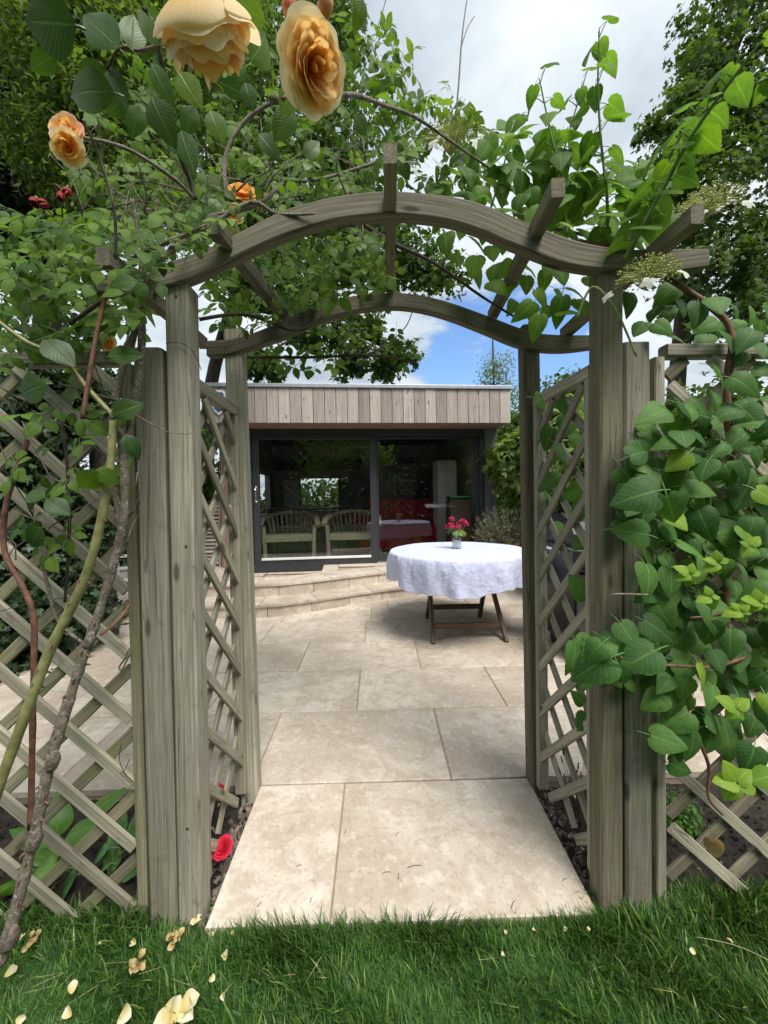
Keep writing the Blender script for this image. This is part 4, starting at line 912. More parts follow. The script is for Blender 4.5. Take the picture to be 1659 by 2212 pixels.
# ------------------------------------------------------------------ climbers
def toward(p): return (Vector((0, 0, EYE)) - Vector(p)).normalized()
def leaf_px(meshes, b, t, D, parent, wid=1.0, up=0.5, tw=0.0, D2=None, name='leaf', n=None):
    """one leaf from its base to its tip (measured), blade turned to the light"""
    p, q = at(b[0], b[1], D), at(t[0], t[1], D2 or D); s = (q - p).length
    nr = n if n is not None else toward(p) + Vector((tw, 0, up)); z = Vector(nr).normalized(); y = (q - p).normalized()
    z = (z - y * z.dot(y)).normalized(); x = y.cross(z)
    m = Matrix((x * s * wid, y * s, z * s)).transposed().to_4x4(); m.translation = p
    return link(name, random.choice(meshes), m, parent)
def leaves_in(meshes, spots, dr, size, parent, back=0.0, hang=0.8, name='leaf'):
    """separate leaves about measured spots; blades face out and up, tips hang"""
    for u, v in spots:
        D = random.uniform(*dr); p = at(u, v, D)
        nr = Vector((random.gauss(0, 0.45), -1.0 + back + random.gauss(0, 0.35), 0.75 + random.gauss(0, 0.35)))
        tp = Vector((random.gauss(0, 0.75), -0.3 + random.gauss(0, 0.4), -hang + random.gauss(0, 0.35)))
        s = random.uniform(*size); z = nr.normalized(); y = (tp - z * tp.dot(z)).normalized()
        link(name, random.choice(meshes), pose(p - y * s * 0.45, nr, tp, s), parent)

# --- climbing hydrangea
hy = thing('climbing_hydrangea', at(1500, 1960, 1.1), 'climbing hydrangea with broad heart shaped leaves covering the fence and arch corner', 'climber')
HL = [tmesh('leaf', T, M['hyd']) for T in T_heart]; HB = [tmesh('leaf', T, M['hyd_back']) for T in T_heart]; HYg = [tmesh('leaf', T, M['young']) for T in T_heart[:3]]
front = [(1415, 885), (1480, 868), (1560, 880), (1659, 890), (1720, 1000), (1720, 1500), (1680, 1600), (1660, 1690), (1600, 1650), (1560, 1590), (1480, 1670), (1420, 1610), (1400, 1520), (1330, 1460), (1250, 1460), (1230, 1430), (1260, 1385), (1350, 1370), (1420, 1320), (1400, 1250), (1400, 1170), (1345, 1150), (1340, 1060), (1370, 970)]
leaves_in(HL, darts(front, 150, 26), (1.06, 1.18), (0.06, 0.098), hy)
leaves_in(HYg, darts(front, 9, 90), (1.03, 1.08), (0.05, 0.075), hy)
leaves_in(HL, darts(front, 40, 40), (1.12, 1.2), (0.05, 0.085), hy)
for c in ((1590, 1530), (1590, 1690), (1550, 1215), (1535, 1290), (1490, 1240), (1620, 1180), (1600, 1320), (1640, 1300)):
    n = random.randint(4, 6); a0 = random.uniform(0, 6)
    for i in range(n):
        a = a0 + i * 6.28 / n; r = random.uniform(30, 52) * (0.75 if c[1] < 1500 else 1.1)
        leaf_px(HYg, (c[0] + 4 * math.cos(a), c[1] + 4 * math.sin(a)), (c[0] + r * math.cos(a), c[1] + r * 0.85 * math.sin(a)), 0.99, hy, 1.0, 0.8)
for b, t, D in (((1318, 1420), (1238, 1455), 1.02), ((1300, 1390), (1262, 1425), 1.0), ((1310, 1405), (1338, 1392), 1.0), ((1335, 1435), (1358, 1488), 1.0), ((1415, 1405), (1342, 1440), 1.0), ((1400, 1155), (1335, 1140), 1.03), ((1418, 1060), (1332, 1078), 1.0), ((1440, 1070), (1460, 1135), 0.98), ((1360, 985), (1412, 965), 1.08)):
    leaf_px(HL, b, t, D, hy, 1.1, 0.3)
top = [(940, 380), (1010, 350), (1070, 270), (1110, 240), (1160, 270), (1230, 300), (1320, 340), (1400, 330), (1450, 420), (1440, 520), (1320, 545), (1230, 500), (1100, 455), (940, 412)]
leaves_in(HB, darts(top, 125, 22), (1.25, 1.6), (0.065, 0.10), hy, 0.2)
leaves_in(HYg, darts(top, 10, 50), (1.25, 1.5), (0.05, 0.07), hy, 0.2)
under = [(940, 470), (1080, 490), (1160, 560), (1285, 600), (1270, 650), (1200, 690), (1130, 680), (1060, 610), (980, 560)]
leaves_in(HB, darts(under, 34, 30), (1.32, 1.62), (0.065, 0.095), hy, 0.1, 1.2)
for b, t in (((1150, 655), (1112, 690)), ((1166, 680), (1152, 734)), ((1214, 640), (1203, 698))): leaf_px(HB, b, t, 1.35, hy, 0.8, 0.0)
leaves_in(HL, darts([(1360, 610), (1470, 625), (1600, 655), (1700, 640), (1700, 735), (1500, 735), (1365, 720)], 24, 30), (1.15, 1.38), (0.055, 0.085), hy, 0.1)
leaves_in(HL, darts([(1540, 700), (1659, 720), (1700, 900), (1480, 890), (1560, 800)], 11, 40), (1.1, 1.2), (0.055, 0.085), hy)
leaves_in(HL, darts([(1150, 838), (1250, 815), (1262, 1200), (1190, 1120), (1175, 900)], 13, 44), (1.38, 1.62), (0.07, 0.10), hy)
for b, t in (((1268, 1290), (1238, 1245)), ((1268, 1545), (1245, 1580)), ((1260, 1520), (1240, 1495))): leaf_px(HL, b, t, 1.33, hy, 1.0, 0.4)
hs_ = []
def shoot(pix, r0, r1, lp, lsz, meshes, sp=0.075, grn=True):
    P_ = spline([at(*p) for p in pix], 8); hs_.append((P_, r0, r1)); acc = 0; k = 0; tot = sum((b - a).length for a, b in zip(P_[:-1], P_[1:])); run = 0
    for a, b in zip(P_[:-1], P_[1:]):
        run += (b - a).length; acc += (b - a).length
        if acc > sp and run > lp * tot:
            acc = 0; k += 1; f = 1 - 0.45 * (run / tot)
            for sgn in (-1, 1):
                an = k * 1.57 + random.gauss(0, 0.3); d = Vector((math.cos(an), math.sin(an), 0)) * sgn
                tp = d + Vector((0, 0, 0.1 - 0.5 * random.random())); s = lsz * f * random.uniform(0.85, 1.15)
                st = b + d * 0.03 + Vector((0, 0, 0.02)); hs_.append(([b, b + d * 0.015 + Vector((0, 0, 0.012)), st], 0.0016, 0.0012))
                link('leaf', random.choice(meshes), pose(st, Vector((random.gauss(0, 0.2), random.gauss(0, 0.2), 1)) + d * 0.55, tp, s), hy)
shoot([(1310, 560, 1.3), (1312, 440, 1.28), (1298, 300, 1.27), (1292, 180, 1.25), (1295, 60, 1.24)], 0.006, 0.002, 0.12, 0.098, HB, 0.06)
shoot([(1225, 510, 1.35), (1215, 400, 1.33), (1190, 290, 1.32), (1165, 170, 1.3)], 0.005, 0.002, 0.15, 0.095, HB, 0.06)
shoot([(1190, 430, 1.36), (1225, 300, 1.36), (1262, 175, 1.35)], 0.004, 0.002, 0.2, 0.09, HB, 0.06)
shoot([(1350, 560, 1.15), (1420, 430, 1.1), (1490, 300, 1.02), (1560, 200, 0.95), (1640, 95, 0.88)], 0.008, 0.003, 0.10, 0.092, HB + HYg[:1], 0.042)
shoot([(1330, 555, 1.2), (1400, 455, 1.2), (1450, 330, 1.15), (1520, 240, 1.1), (1700, 150, 1.0)], 0.007, 0.003, 0.2, 0.10, HB, 0.05)
shoot([(1060, 450, 1.35), (1090, 350, 1.35), (1110, 260, 1.36)], 0.004, 0.002, 0.2, 0.075, HB)
cane('stem', [(1560, 1500, 1.2), (1575, 1200, 1.2), (1580, 1000, 1.2), (1570, 850, 1.2), (1580, 720, 1.2), (1530, 660, 1.22), (1440, 600, 1.25), (1340, 545, 1.28), (1250, 520, 1.3)], 0.013, 0.007, M['bark_red'], hy, knob=0.3)
cane('stem', [(1610, 1420, 1.12), (1540, 1440, 1.08), (1460, 1438, 1.06), (1390, 1432, 1.05), (1340, 1420, 1.03)], 0.006, 0.003, M['bark_red'], hy)
cane('stem', [(1620, 1290, 1.05), (1560, 1325, 1.06), (1490, 1335, 1.08)], 0.005, 0.003, M['bark_red'], hy)
cane('stem', [(1490, 1560, 1.12), (1530, 1650, 1.12), (1530, 1720, 1.12), (1560, 1760, 1.12)], 0.006, 0.003, M['bark_red'], hy)
cane('stem', [(1400, 1285, 1.05), (1340, 1283, 1.02), (1322, 1285, 1.02)], 0.003, 0.002, M['twig'], hy)
cane('stem', [(1245, 690, 1.19), (1280, 620, 1.17), (1330, 670, 1.14), (1375, 770, 1.13)], 0.004, 0.003, M['stem_green'], hy)
cane('stem', [(1440, 600, 1.25), (1300, 520, 1.4), (1150, 490, 1.45), (1000, 500, 1.5)], 0.007, 0.004, M['bark_red'], hy, knob=0.2)
stems('shoot', hs_, M['stem_green'], hy)
leaf_px([tmesh('dry_leaf', T_heart[1], M['brown_petal'])], (1540, 1815), (1552, 1870), 1.12, hy, 0.7, 0.1, name='dry_leaf')
# lacecap flower heads: a mesh of tiny florets ringed by white four-part florets
def lacecap(c, D, r, sun_):
    p = at(c[0], c[1], D); r = r / 829 * D; ax = (toward(p) * 0.5 + Vector((0, -0.2, 1))).normalized(); e1 = ax.cross(Vector((0.3, 1, 0))).normalized(); e2 = ax.cross(e1)
    m = MB(); n = 420
    for i in range(n):
        a = i * 2.4; q = math.sqrt((i + 0.5) / n) * r; o_ = p + e1 * q * math.cos(a) + e2 * q * math.sin(a) + ax * (0.30 * r - 0.45 * q * q / r + random.uniform(-0.28, 0.22) * r)
        if i % 3 == 0: m.tube([p - ax * 0.6 * r, (p - ax * 0.1 * r) * 0.5 + o_ * 0.5, o_], 0.0007, 3, False)
        s = random.uniform(0.0024, 0.0042); m.add([o_ + Vector(d) * s for d in ((1, 0, 0), (-1, 0, 0), (0, 1, 0), (0, -1, 0), (0, 0, 1), (0, 0, -1))], [(0, 2, 4), (2, 1, 4), (1, 3, 4), (3, 0, 4), (2, 0, 5), (1, 2, 5), (3, 1, 5), (0, 3, 5)])
    fh = m.build('flower_head', M['floret'], hy); k = random.randint(5, 7); mp = SEP
    for i in range(k):
        a = i * 6.28 / k + random.uniform(-0.3, 0.3); o_ = p + (e1 * math.cos(a) + e2 * math.sin(a)) * r * random.uniform(1.05, 1.35) - ax * random.uniform(0, 0.5) * r
        nr = ax + (e1 * math.cos(a) + e2 * math.sin(a)) * 0.8
        link('sepal_floret', mp, pose(o_, nr, Vector((random.random(), random.random(), random.random())), random.uniform(0.017, 0.024)), fh)
T_sep = leaf_tmpl(lambda t: 0.42 * math.sin(math.pi * (0.1 + 0.8 * t)), 3, 1, 0.05, 0.2)
Vs = []; Fs = []; Us = []
for i in range(4):
    Rm = np.array(Matrix.Rotation(i * math.pi / 2, 3, 'Z')); Fs += [tuple(j + len(T_sep[0]) * i for j in f) for f in T_sep[1]]; Vs.append(T_sep[0] @ Rm.T); Us.append(T_sep[2])
SEP = tmesh('sepal_floret', (np.vstack(Vs), Fs, np.vstack(Us)), M['sepal_white'])
lacecap((1400, 583), 1.08, 62, 1); lacecap((975, 285), 1.45, 66, 1); lacecap((1530, 432), 1.3, 62, 1); lacecap((860, 345), 1.6, 40, 1)

# --- climbing rose
ro = thing('climbing_rose', at(30, 2100, 1.02), 'climbing rose with thick grey canes and peach double flowers over the arch', 'climber')
RL = [tmesh('leaf', T, M['rose_leaf']) for T in T_comp]; RLit = [tmesh('leaf', T, M['rose_lit']) for T in T_comp]
RB = [tmesh('leaf', T, M['rose_big']) for T in T_ovate]; RBl = [tmesh('leaf', T, M['rose_lit']) for T in T_ovate]
cane('cane', [(0, 2080, 1.0), (35, 1960, 1.02), (75, 1800, 1.04), (110, 1640, 1.06), (150, 1510, 1.08), (190, 1390, 1.09), (225, 1290, 1.1), (262, 1150, 1.1), (270, 1060, 1.1), (262, 960, 1.1), (250, 860, 1.1), (290, 720, 1.1), (335, 600, 1.1)], 0.0145, 0.009, M['bark'], ro, 10, 8, 0.35)
cane('cane', [(262, 1150, 1.1), (255, 1050, 1.12), (285, 900, 1.11), (305, 760, 1.1), (310, 640, 1.1), (340, 570, 1.12), (400, 520, 1.15)], 0.011, 0.008, M['bark'], ro, 8, 6, 0.3)
cane('cane', [(-175, 2130, 1.0), (-95, 1960, 1.0), (-10, 1720, 1.0), (60, 1530, 1.02), (110, 1400, 1.04), (165, 1290, 1.05), (200, 1200, 1.05), (225, 1090, 1.05), (238, 1010, 1.05), (246, 895, 1.06)], 0.014, 0.0095, M['bark_green'], ro, 10, 6, 0.12)
cane('cane', [(246, 900, 1.06), (190, 840, 1.05), (130, 770, 1.03), (60, 740, 1.02), (-10, 690, 1.0)], 0.007, 0.005, M['bark_green'], ro, 8)
cane('cane', [(66, 1790, 1.1), (70, 1600, 1.1), (73, 1440, 1.1), (72, 1330, 1.1), (45, 1260, 1.1), (10, 1190, 1.1), (15, 1080, 1.1), (60, 950, 1.1)], 0.008, 0.007, M['bark_red'], ro, 8, 6, 0.2)
cane('cane', [(178, 905, 1.04), (195, 800, 1.04), (215, 690, 1.04), (240, 600, 1.05)], 0.006, 0.005, M['bark_red'], ro)
cane('cane', [(180, 1390, 1.12), (125, 1340, 1.14), (100, 1250, 1.16), (80, 1160, 1.2)], 0.005, 0.004, M['bark'], ro)
cane('cane', [(216, 1372, 1.1), (250, 1345, 1.12), (272, 1318, 1.15), (284, 1298, 1.2)], 0.004, 0.003, M['bark_red'], ro)
cane('cane', [(128, 880, 1.12), (145, 1000, 1.12), (150, 1150, 1.13), (140, 1300, 1.15)], 0.005, 0.004, M['bark_dark'], ro)
for pix, r0, r1, mt in (
    ([(420, 430, 1.3), (410, 390, 1.28), (375, 300, 1.2), (360, 240, 1.1), (345, 120, 0.9), (312, 20, 0.7)], 0.010, 0.004, 'bark_dark'), ([(490, 440, 1.35), (487, 340, 1.35), (530, 260, 1.35), (598, 216, 1.35)], 0.008, 0.006, 'twig'),
    ([(440, 500, 1.2), (540, 438, 1.2), (600, 462, 1.19), (680, 462, 1.17)], 0.008, 0.003, 'bark'), ([(450, 470, 1.25), (560, 440, 1.25), (615, 395, 1.3), (700, 385, 1.4), (830, 345, 1.5)], 0.008, 0.005, 'twig'),
    ([(590, 215, 0.6), (680, 215, 0.8), (760, 205, 0.9), (830, 228, 1.0), (900, 255, 1.1), (980, 310, 1.2), (1060, 365, 1.3)], 0.006, 0.0035, 'bark'), ([(180, 298, 1.0), (240, 310, 1.02), (300, 335, 1.06), (380, 390, 1.12), (415, 425, 1.2)], 0.004, 0.006, 'twig'),
    ([(430, 690, 1.5), (530, 680, 1.55), (640, 715, 1.6), (700, 680, 1.62)], 0.007, 0.004, 'bark_dark'), ([(520, 772, 1.78), (660, 772, 1.8), (790, 768, 1.85), (860, 775, 1.9), (905, 790, 1.9)], 0.008, 0.003, 'bark_dark'),
    ([(790, 768, 1.85), (840, 740, 1.87), (880, 700, 1.9), (900, 640, 1.9)], 0.004, 0.002, 'twig'), ([(740, 455, 1.4), (840, 520, 1.45), (940, 570, 1.5), (1040, 640, 1.55), (1120, 690, 1.6)], 0.008, 0.004, 'bark_dark'),
    ([(960, 330, 1.6), (985, 240, 1.7), (998, 80, 1.8), (1010, -10, 1.9)], 0.005, 0.0025, 'twig'), ([(997, 100, 1.8), (1010, 60, 1.8), (1025, 35, 1.8)], 0.002, 0.0015, 'twig'), ([(815, 60, 1.8), (828, 20, 1.8), (835, -10, 1.8)], 0.002, 0.002, 'twig'),
    ([(275, 560, 1.12), (330, 535, 1.12), (420, 500, 1.12), (480, 470, 1.12)], 0.008, 0.006, 'bark'), ([(130, 830, 1.1), (200, 850, 1.08), (270, 870, 1.09)], 0.004, 0.003, 'bark_dark'), ([(150, 700, 1.1), (220, 650, 1.1), (290, 600, 1.12)], 0.006, 0.005, 'bark_dark'),
    ([(285, 430, 1.1), (300, 520, 1.12), (305, 600, 1.12)], 0.005, 0.006, 'bark'), ([(250, 560, 1.0), (246, 450, 0.95), (210, 330, 0.9), (180, 260, 0.8)], 0.004, 0.003, 'twig')):
    cane('branch', pix, r0, r1, M[mt], ro, 7, 6, 0.15)
tw = []
for i in range(95):
    u, v = random.uniform(170, 800), random.uniform(330, 540); D = random.uniform(1.22, 1.65); p = at(u, v, D); d = Vector((random.gauss(0, 0.6), random.gauss(0, 0.4), random.uniform(0.2, 1))).normalized(); P_ = [p]
    for k in range(5): d = (d + Vector([random.gauss(0, 0.28) for _ in range(3)])).normalized(); P_.append(P_[-1] + d * random.uniform(0.03, 0.06))
    tw.append((P_, random.uniform(0.0018, 0.004), 0.001))
for i in range(26):
    u, v = random.uniform(0, 280), random.uniform(640, 1250); p = at(u, v, random.uniform(1.08, 1.2)); d = Vector((random.gauss(0, 0.6), 0, random.uniform(0.3, 1))).normalized(); P_ = [p]
    for k in range(5): d = (d + Vector([random.gauss(0, 0.3) for _ in range(3)])).normalized(); P_.append(P_[-1] + d * 0.05)
    tw.append((P_, random.uniform(0.0015, 0.003), 0.001))
stems('twigs', tw, M['twig'], ro)['kind'] = 'stuff'
A_ = [(0, 440), (120, 470), (330, 485), (335, 580), (300, 690), (110, 760), (0, 770)]
leaves_in(RL, darts(A_, 80, 26), (1.0, 1.3), (0.10, 0.15), ro, 0, 0.3)
leaves_in(RL, darts([(0, 760), (70, 780), (280, 880), (290, 1060), (160, 1120), (0, 1070)], 12, 50), (1.02, 1.12), (0.10, 0.14), ro, 0, 0.5)
leaves_in(RL, darts([(0, 1000), (150, 1050), (150, 1200), (0, 1190)], 5, 55), (1.04, 1.1), (0.10, 0.13), ro, 0, 0.4)
leaves_in(RL, darts([(150, 350), (560, 330), (830, 330), (820, 400), (600, 435), (440, 520), (330, 560), (200, 500)], 60, 34), (1.2, 1.7), (0.10, 0.15), ro, 0, 0.3)
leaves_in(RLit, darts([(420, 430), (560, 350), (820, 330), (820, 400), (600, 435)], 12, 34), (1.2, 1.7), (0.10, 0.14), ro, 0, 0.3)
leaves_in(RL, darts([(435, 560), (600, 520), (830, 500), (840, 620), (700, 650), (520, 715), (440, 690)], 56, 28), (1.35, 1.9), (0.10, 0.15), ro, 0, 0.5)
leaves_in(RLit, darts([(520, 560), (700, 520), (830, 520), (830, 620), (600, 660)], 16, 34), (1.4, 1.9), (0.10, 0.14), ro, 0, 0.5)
leaves_in(RL, darts([(400, 440), (500, 430), (500, 510), (400, 545), (300, 590), (290, 540)], 12, 28), (1.05, 1.12), (0.07, 0.10), ro, 0, 0.4)
leaves_in(RL, darts([(520, 750), (650, 740), (760, 690), (740, 800), (570, 790)], 14, 34), (1.8, 2.0), (0.12, 0.16), ro, 0, 0.9)
leaves_in(RL, darts([(840, 720), (890, 690), (910, 770), (870, 800)], 7, 16), (1.9, 1.95), (0.09, 0.12), ro, 0, 0.5)
RC_ = [tmesh('leaf', T, M['rose_leaf']) for T in T_ovate]
# deeper rose foliage behind, too fine to pick apart
def fill(name, polys, T, mat, parent, sz, hang=0.4):
    P_ = []; 
    for poly, n, dr in polys:
        us = [p[0] for p in poly]; vs_ = [p[1] for p in poly]; k = 0
        while k < n:
            u, v = random.uniform(min(us), max(us)), random.uniform(min(vs_), max(vs_))
            if inpoly(u, v, poly): P_.append(at(u, v, random.uniform(*dr))); k += 1
    n = len(P_); P_ = np.array([tuple(p) for p in P_])
    nr = np.c_[rng.normal(0, 0.6, n), rng.normal(-0.5, 0.5, n), rng.normal(0.7, 0.4, n)]; tp = np.c_[rng.normal(0, 0.8, n), rng.normal(0, 0.6, n), rng.normal(-hang, 0.4, n)]
    return mass(name, T, P_, nr, tp, rng.uniform(*sz, n), mat, parent)
D_ = [(200, 0), (830, 30), (890, 180), (1000, 230), (1050, 320), (830, 340), (400, 340), (150, 260)]
fill('foliage', [(D_, 160, (1.6, 2.4)), ([(150, 330), (830, 320), (830, 420), (440, 520), (200, 520)], 125, (1.5, 2.2)), ([(435, 540), (840, 490), (840, 640), (500, 720)], 80, (1.7, 2.3)), ([(0, 440), (300, 470), (300, 760), (0, 790)], 60, (1.3, 1.7)), ([(830, 230), (1040, 250), (1060, 400), (830, 400)], 60, (1.5, 1.9))], T_comp[1], M['rose_leaf'], ro, (0.10, 0.15))
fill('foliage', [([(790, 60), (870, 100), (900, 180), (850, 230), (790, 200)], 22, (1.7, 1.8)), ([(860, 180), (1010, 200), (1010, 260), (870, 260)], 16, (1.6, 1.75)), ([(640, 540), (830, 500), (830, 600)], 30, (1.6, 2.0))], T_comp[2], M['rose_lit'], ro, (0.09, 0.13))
for b, t, D, wd, mt in (((163, 55), (40, 35), 0.46, 1.25, 0), ((257, 104), (165, 10), 0.47, 0.75, 0), ((262, 92), (240, -8), 0.5, 0.8, 0), ((285, 110), (290, 20), 0.5, 0.7, 0), ((345, 98), (268, -4), 0.45, 0.35, 1), ((246, 200), (118, 182), 0.5, 0.8, 0), ((232, 150), (172, 192), 0.52, 1.0, 0), ((236, 146), (272, 228), 0.52, 0.6, 0), ((330, 212), (366, 298), 0.6, 0.85, 0), ((328, 138), (366, 215), 0.6, 0.6, 0), ((388, 158), (430, 222), 0.55, 0.9, 1), ((392, 284), (418, 368), 0.7, 0.7, 0), ((265, 215), (228, 245), 0.6, 1.1, 0),
    ((540, 130), (590, 65), 0.5, 1.1, 1), ((630, 192), (612, 245), 0.5, 1.0, 1), ((632, 240), (592, 300), 0.6, 0.9, 0), ((515, -5), (568, 50), 0.5, 1.1, 1), ((782, -5), (775, 52), 0.5, 0.8, 1), ((480, 180), (530, 200), 0.8, 0.9, 0), ((660, 340), (690, 300), 0.8, 0.9, 0), ((770, 250), (790, 290), 0.9, 0.9, 0), ((420, 230), (395, 290), 0.8, 0.8, 0), ((560, 290), (600, 330), 0.9, 0.9, 0), ((300, 230), (282, 290), 0.7, 0.9, 0), ((120, 120), (60, 150), 0.7, 0.8, 0), ((330, 60), (312, 120), 0.55, 0.7, 0), ((455, 240), (480, 300), 0.8, 0.9, 1), ((530, 180), (545, 230), 0.8, 0.9, 0),
    ((95, 1075), (45, 1060), 1.02, 1, 0), ((100, 1080), (150, 1110), 1.02, 0.9, 0), ((215, 1020), (168, 1060), 1.02, 1.1, 1), ((215, 1015), (250, 1045), 1.02, 1, 1), ((90, 1140), (50, 1185), 1.04, 1, 0), ((100, 830), (20, 850), 1.0, 1.0, 0), ((95, 735), (160, 785), 1.0, 0.9, 0), ((235, 770), (300, 760), 1.02, 0.8, 0), ((245, 895), (300, 870), 1.03, 1.0, 0), ((270, 940), (300, 985), 1.03, 0.9, 0)):
    leaf_px(RBl if mt else RB, b, t, D, ro, wd * 1.15, 0.35 if not mt else -0.2, random.uniform(-0.3, 0.3))
# flowers
def pf(t): return 0.05 * (1 - t) + 0.60 * t ** 0.62 * max(0.0, 1 - t ** 3.0) ** 0.5
def petal_t(cup, curl, ruff, seed):
    rr = random.Random(seed); V = []; F = []; UV = []; ny, nx = 10, 6; q1, q2 = rr.uniform(0, 6), rr.uniform(0, 6)
    for j in range(ny + 1):
        t = 1 - (1 - j / ny) ** 1.5
        for i in range(-nx, nx + 1):
            f = i / nx; x = f * pf(t * 0.995); notch = -0.05 * math.exp(-(f / 0.22) ** 2) * t ** 4
            z = cup * x * x * 2 + 0.22 * math.sin(t * 2.2) - 0.2 * t + curl * t ** 3 + ruff * t ** 3 * (math.sin(f * 3.3 + q1) * 0.07 + math.sin(f * 6.5 + q2) * 0.025)
            V.append((x, t + notch - 0.12 * f * f * t, z)); UV.append((f, t, 0))
    c = 2 * nx + 1
    for j in range(ny):
        for i in range(c - 1): F.append((j * c + i, j * c + i + 1, (j + 1) * c + i + 1, (j + 1) * c + i))
    return np.array(V), F, np.array(UV)
def petals(mat): return {k: [tmesh('petal', petal_t(c, cu, rf, s), mat) for s in range(3)] for k, c, cu, rf in (('in', 0.9, 0.12, 0.8), ('mid', 0.7, 0.0, 0.7), ('out', 0.45, -0.22, 0.6))}
PM = {k: petals(M[k]) for k in ('rose_in', 'rose_mid', 'rose_out', 'rose_pink', 'brown_petal', 'yellow_petal', 'budpink', 'bud', 'begonia')}
def whorl(n, Rm, Rt, H, mat, seed, ov=0.10):
    """one petal of a whorl, wrapped round the flower's axis so that neighbours overlap"""
    rr = random.Random(seed); V = []; F = []; UV = []; ny, nx = 10, 6; ha = math.pi / n * rr.uniform(1.25, 1.5); q1, q2, q3 = rr.uniform(0, 6), rr.uniform(0, 6), rr.uniform(-0.06, 0.06)
    for j in range(ny + 1):
        t = 1 - (1 - j / ny) ** 1.3
        for i in range(-nx, nx + 1):
            f = i / nx; te = t * (1 - 0.30 * abs(f) ** 2.6 - 0.03 * math.exp(-(f / 0.2) ** 2) + 0.02 * math.sin(f * 7 + q2))
            r = 0.06 + Rm * (1 - (1 - te) ** 2.2) + (Rt - Rm) * te ** 3 + 0.05 * max(0, te - 0.72) ** 1.2 * (1 + math.sin(f * 4 + q1))
            r *= 1 + ov * f + q3 * te; z = H * (te - 0.12 * te ** 6) + 0.045 * te ** 3 * math.sin(f * 5.5 + q1) + 0.03 * te ** 2 * math.sin(f * 2.3 + q2)
            a = f * ha * (0.55 + 0.45 * min(1, te * 1.6))
            V.append((r * math.cos(a), r * math.sin(a), z)); UV.append((f, t, 0))
    c = 2 * nx + 1
    for j in range(ny):
        for i in range(c - 1): F.append((j * c + i, j * c + i + 1, (j + 1) * c + i + 1, (j + 1) * c + i))
    return tmesh('petal', (np.array(V), F, np.array(UV)), mat)
def flower(parent, c, axis, size, rings, name='flower', calyx=True):
    """a double flower: petals set in whorls, each its own piece; rings = (count, girth, girth at the tip, height, colour)"""
    ax = Vector(axis).normalized(); e1 = ax.cross(Vector((0.31, 0.2, 0.93))).normalized(); e2 = ax.cross(e1); c = Vector(c)
    m = MB(); m.tube([c - ax * size * 0.28, c - ax * size * 0.12, c - ax * size * 0.02, c + ax * size * 0.10], [size * 0.03, size * 0.10, size * 0.11, size * 0.03], 8); fl = m.build(name, M['stem_green'] if calyx else M['brown_petal'], parent, smooth=True)
    ph = random.uniform(0, 6)
    for n, Rm, Rt, H, mt in rings:
        ph += 0.9; vr = [whorl(n, Rm, Rt, H, M[mt], random.randrange(10 ** 6)) for _ in range(2)]
        for i in range(n):
            a = ph + i * 6.283 / n + random.gauss(0, 0.10); s = size * random.uniform(0.95, 1.05); x = e1 * math.cos(a) + e2 * math.sin(a); y = ax.cross(x); tl = random.gauss(0, 0.05 if Rm > 0.7 else 0.15); hz = random.uniform(0.80, 1.10)
            z = (ax + x * tl).normalized(); x2 = (x - z * x.dot(z)).normalized(); y = z.cross(x2)
            mtx = Matrix((x2 * s, y * s, z * s * hz)).transposed().to_4x4(); mtx.translation = c
            link('petal', vr[i % 2], mtx, fl)
    return fl
bell = [(3, 0.62, 0.74, 0.62, 'rose_out'), (5, 0.58, 0.63, 0.80, 'rose_out'), (6, 0.54, 0.57, 0.88, 'rose_out'), (6, 0.52, 0.56, 0.88, 'rose_mid'), (7, 0.47, 0.50, 0.95, 'rose_mid'), (7, 0.42, 0.44, 1.0, 'rose_mid'), (7, 0.36, 0.38, 1.03, 'rose_in'), (6, 0.29, 0.30, 1.04, 'rose_in'), (6, 0.22, 0.22, 1.03, 'rose_in'), (5, 0.14, 0.12, 1.0, 'rose_in')]
flower(ro, at(412, -34, 0.42), (0.17, 0.70, -0.68), 0.063, [(n, a_ * 1.22, c_ * (1.22 if n > 3 else 1.0), h_, k_) for n, a_, c_, h_, k_ in bell])
rosette = [(6, 0.98, 1.25, 0.16, 'rose_out'), (7, 0.92, 1.12, 0.32, 'rose_out'), (8, 0.84, 1.0, 0.46, 'rose_mid'), (9, 0.74, 0.90, 0.58, 'rose_mid'), (9, 0.63, 0.78, 0.68, 'rose_mid'), (9, 0.51, 0.64, 0.76, 'rose_mid'), (8, 0.39, 0.50, 0.82, 'rose_in'), (7, 0.27, 0.35, 0.86, 'rose_in'), (5, 0.14, 0.18, 0.86, 'rose_in')]
flower(ro, at(669, 146, 0.44), (0.60, -0.60, -0.52), 0.0325, rosette)
rose_s = [(6, 0.95, 1.2, 0.25, 'rose_pink'), (7, 0.85, 1.0, 0.4, 'rose_pink'), (7, 0.7, 0.78, 0.5, 'rose_mid'), (7, 0.52, 0.56, 0.56, 'rose_mid'), (6, 0.35, 0.36, 0.58, 'rose_in'), (5, 0.18, 0.16, 0.56, 'rose_in')]
rose_y = [(6, 0.95, 1.2, 0.25, 'rose_out'), (7, 0.85, 1.0, 0.4, 'rose_mid'), (7, 0.7, 0.78, 0.5, 'rose_mid'), (7, 0.52, 0.56, 0.56, 'rose_in'), (6, 0.35, 0.36, 0.58, 'rose_in'), (5, 0.18, 0.16, 0.56, 'rose_in')]
flower(ro, at(146, 286, 1.0), (0.15, -0.85, 0.0), 0.034, rose_s); flower(ro, at(150, 320, 0.99), (0.1, -0.75, -0.6), 0.032, rose_y)
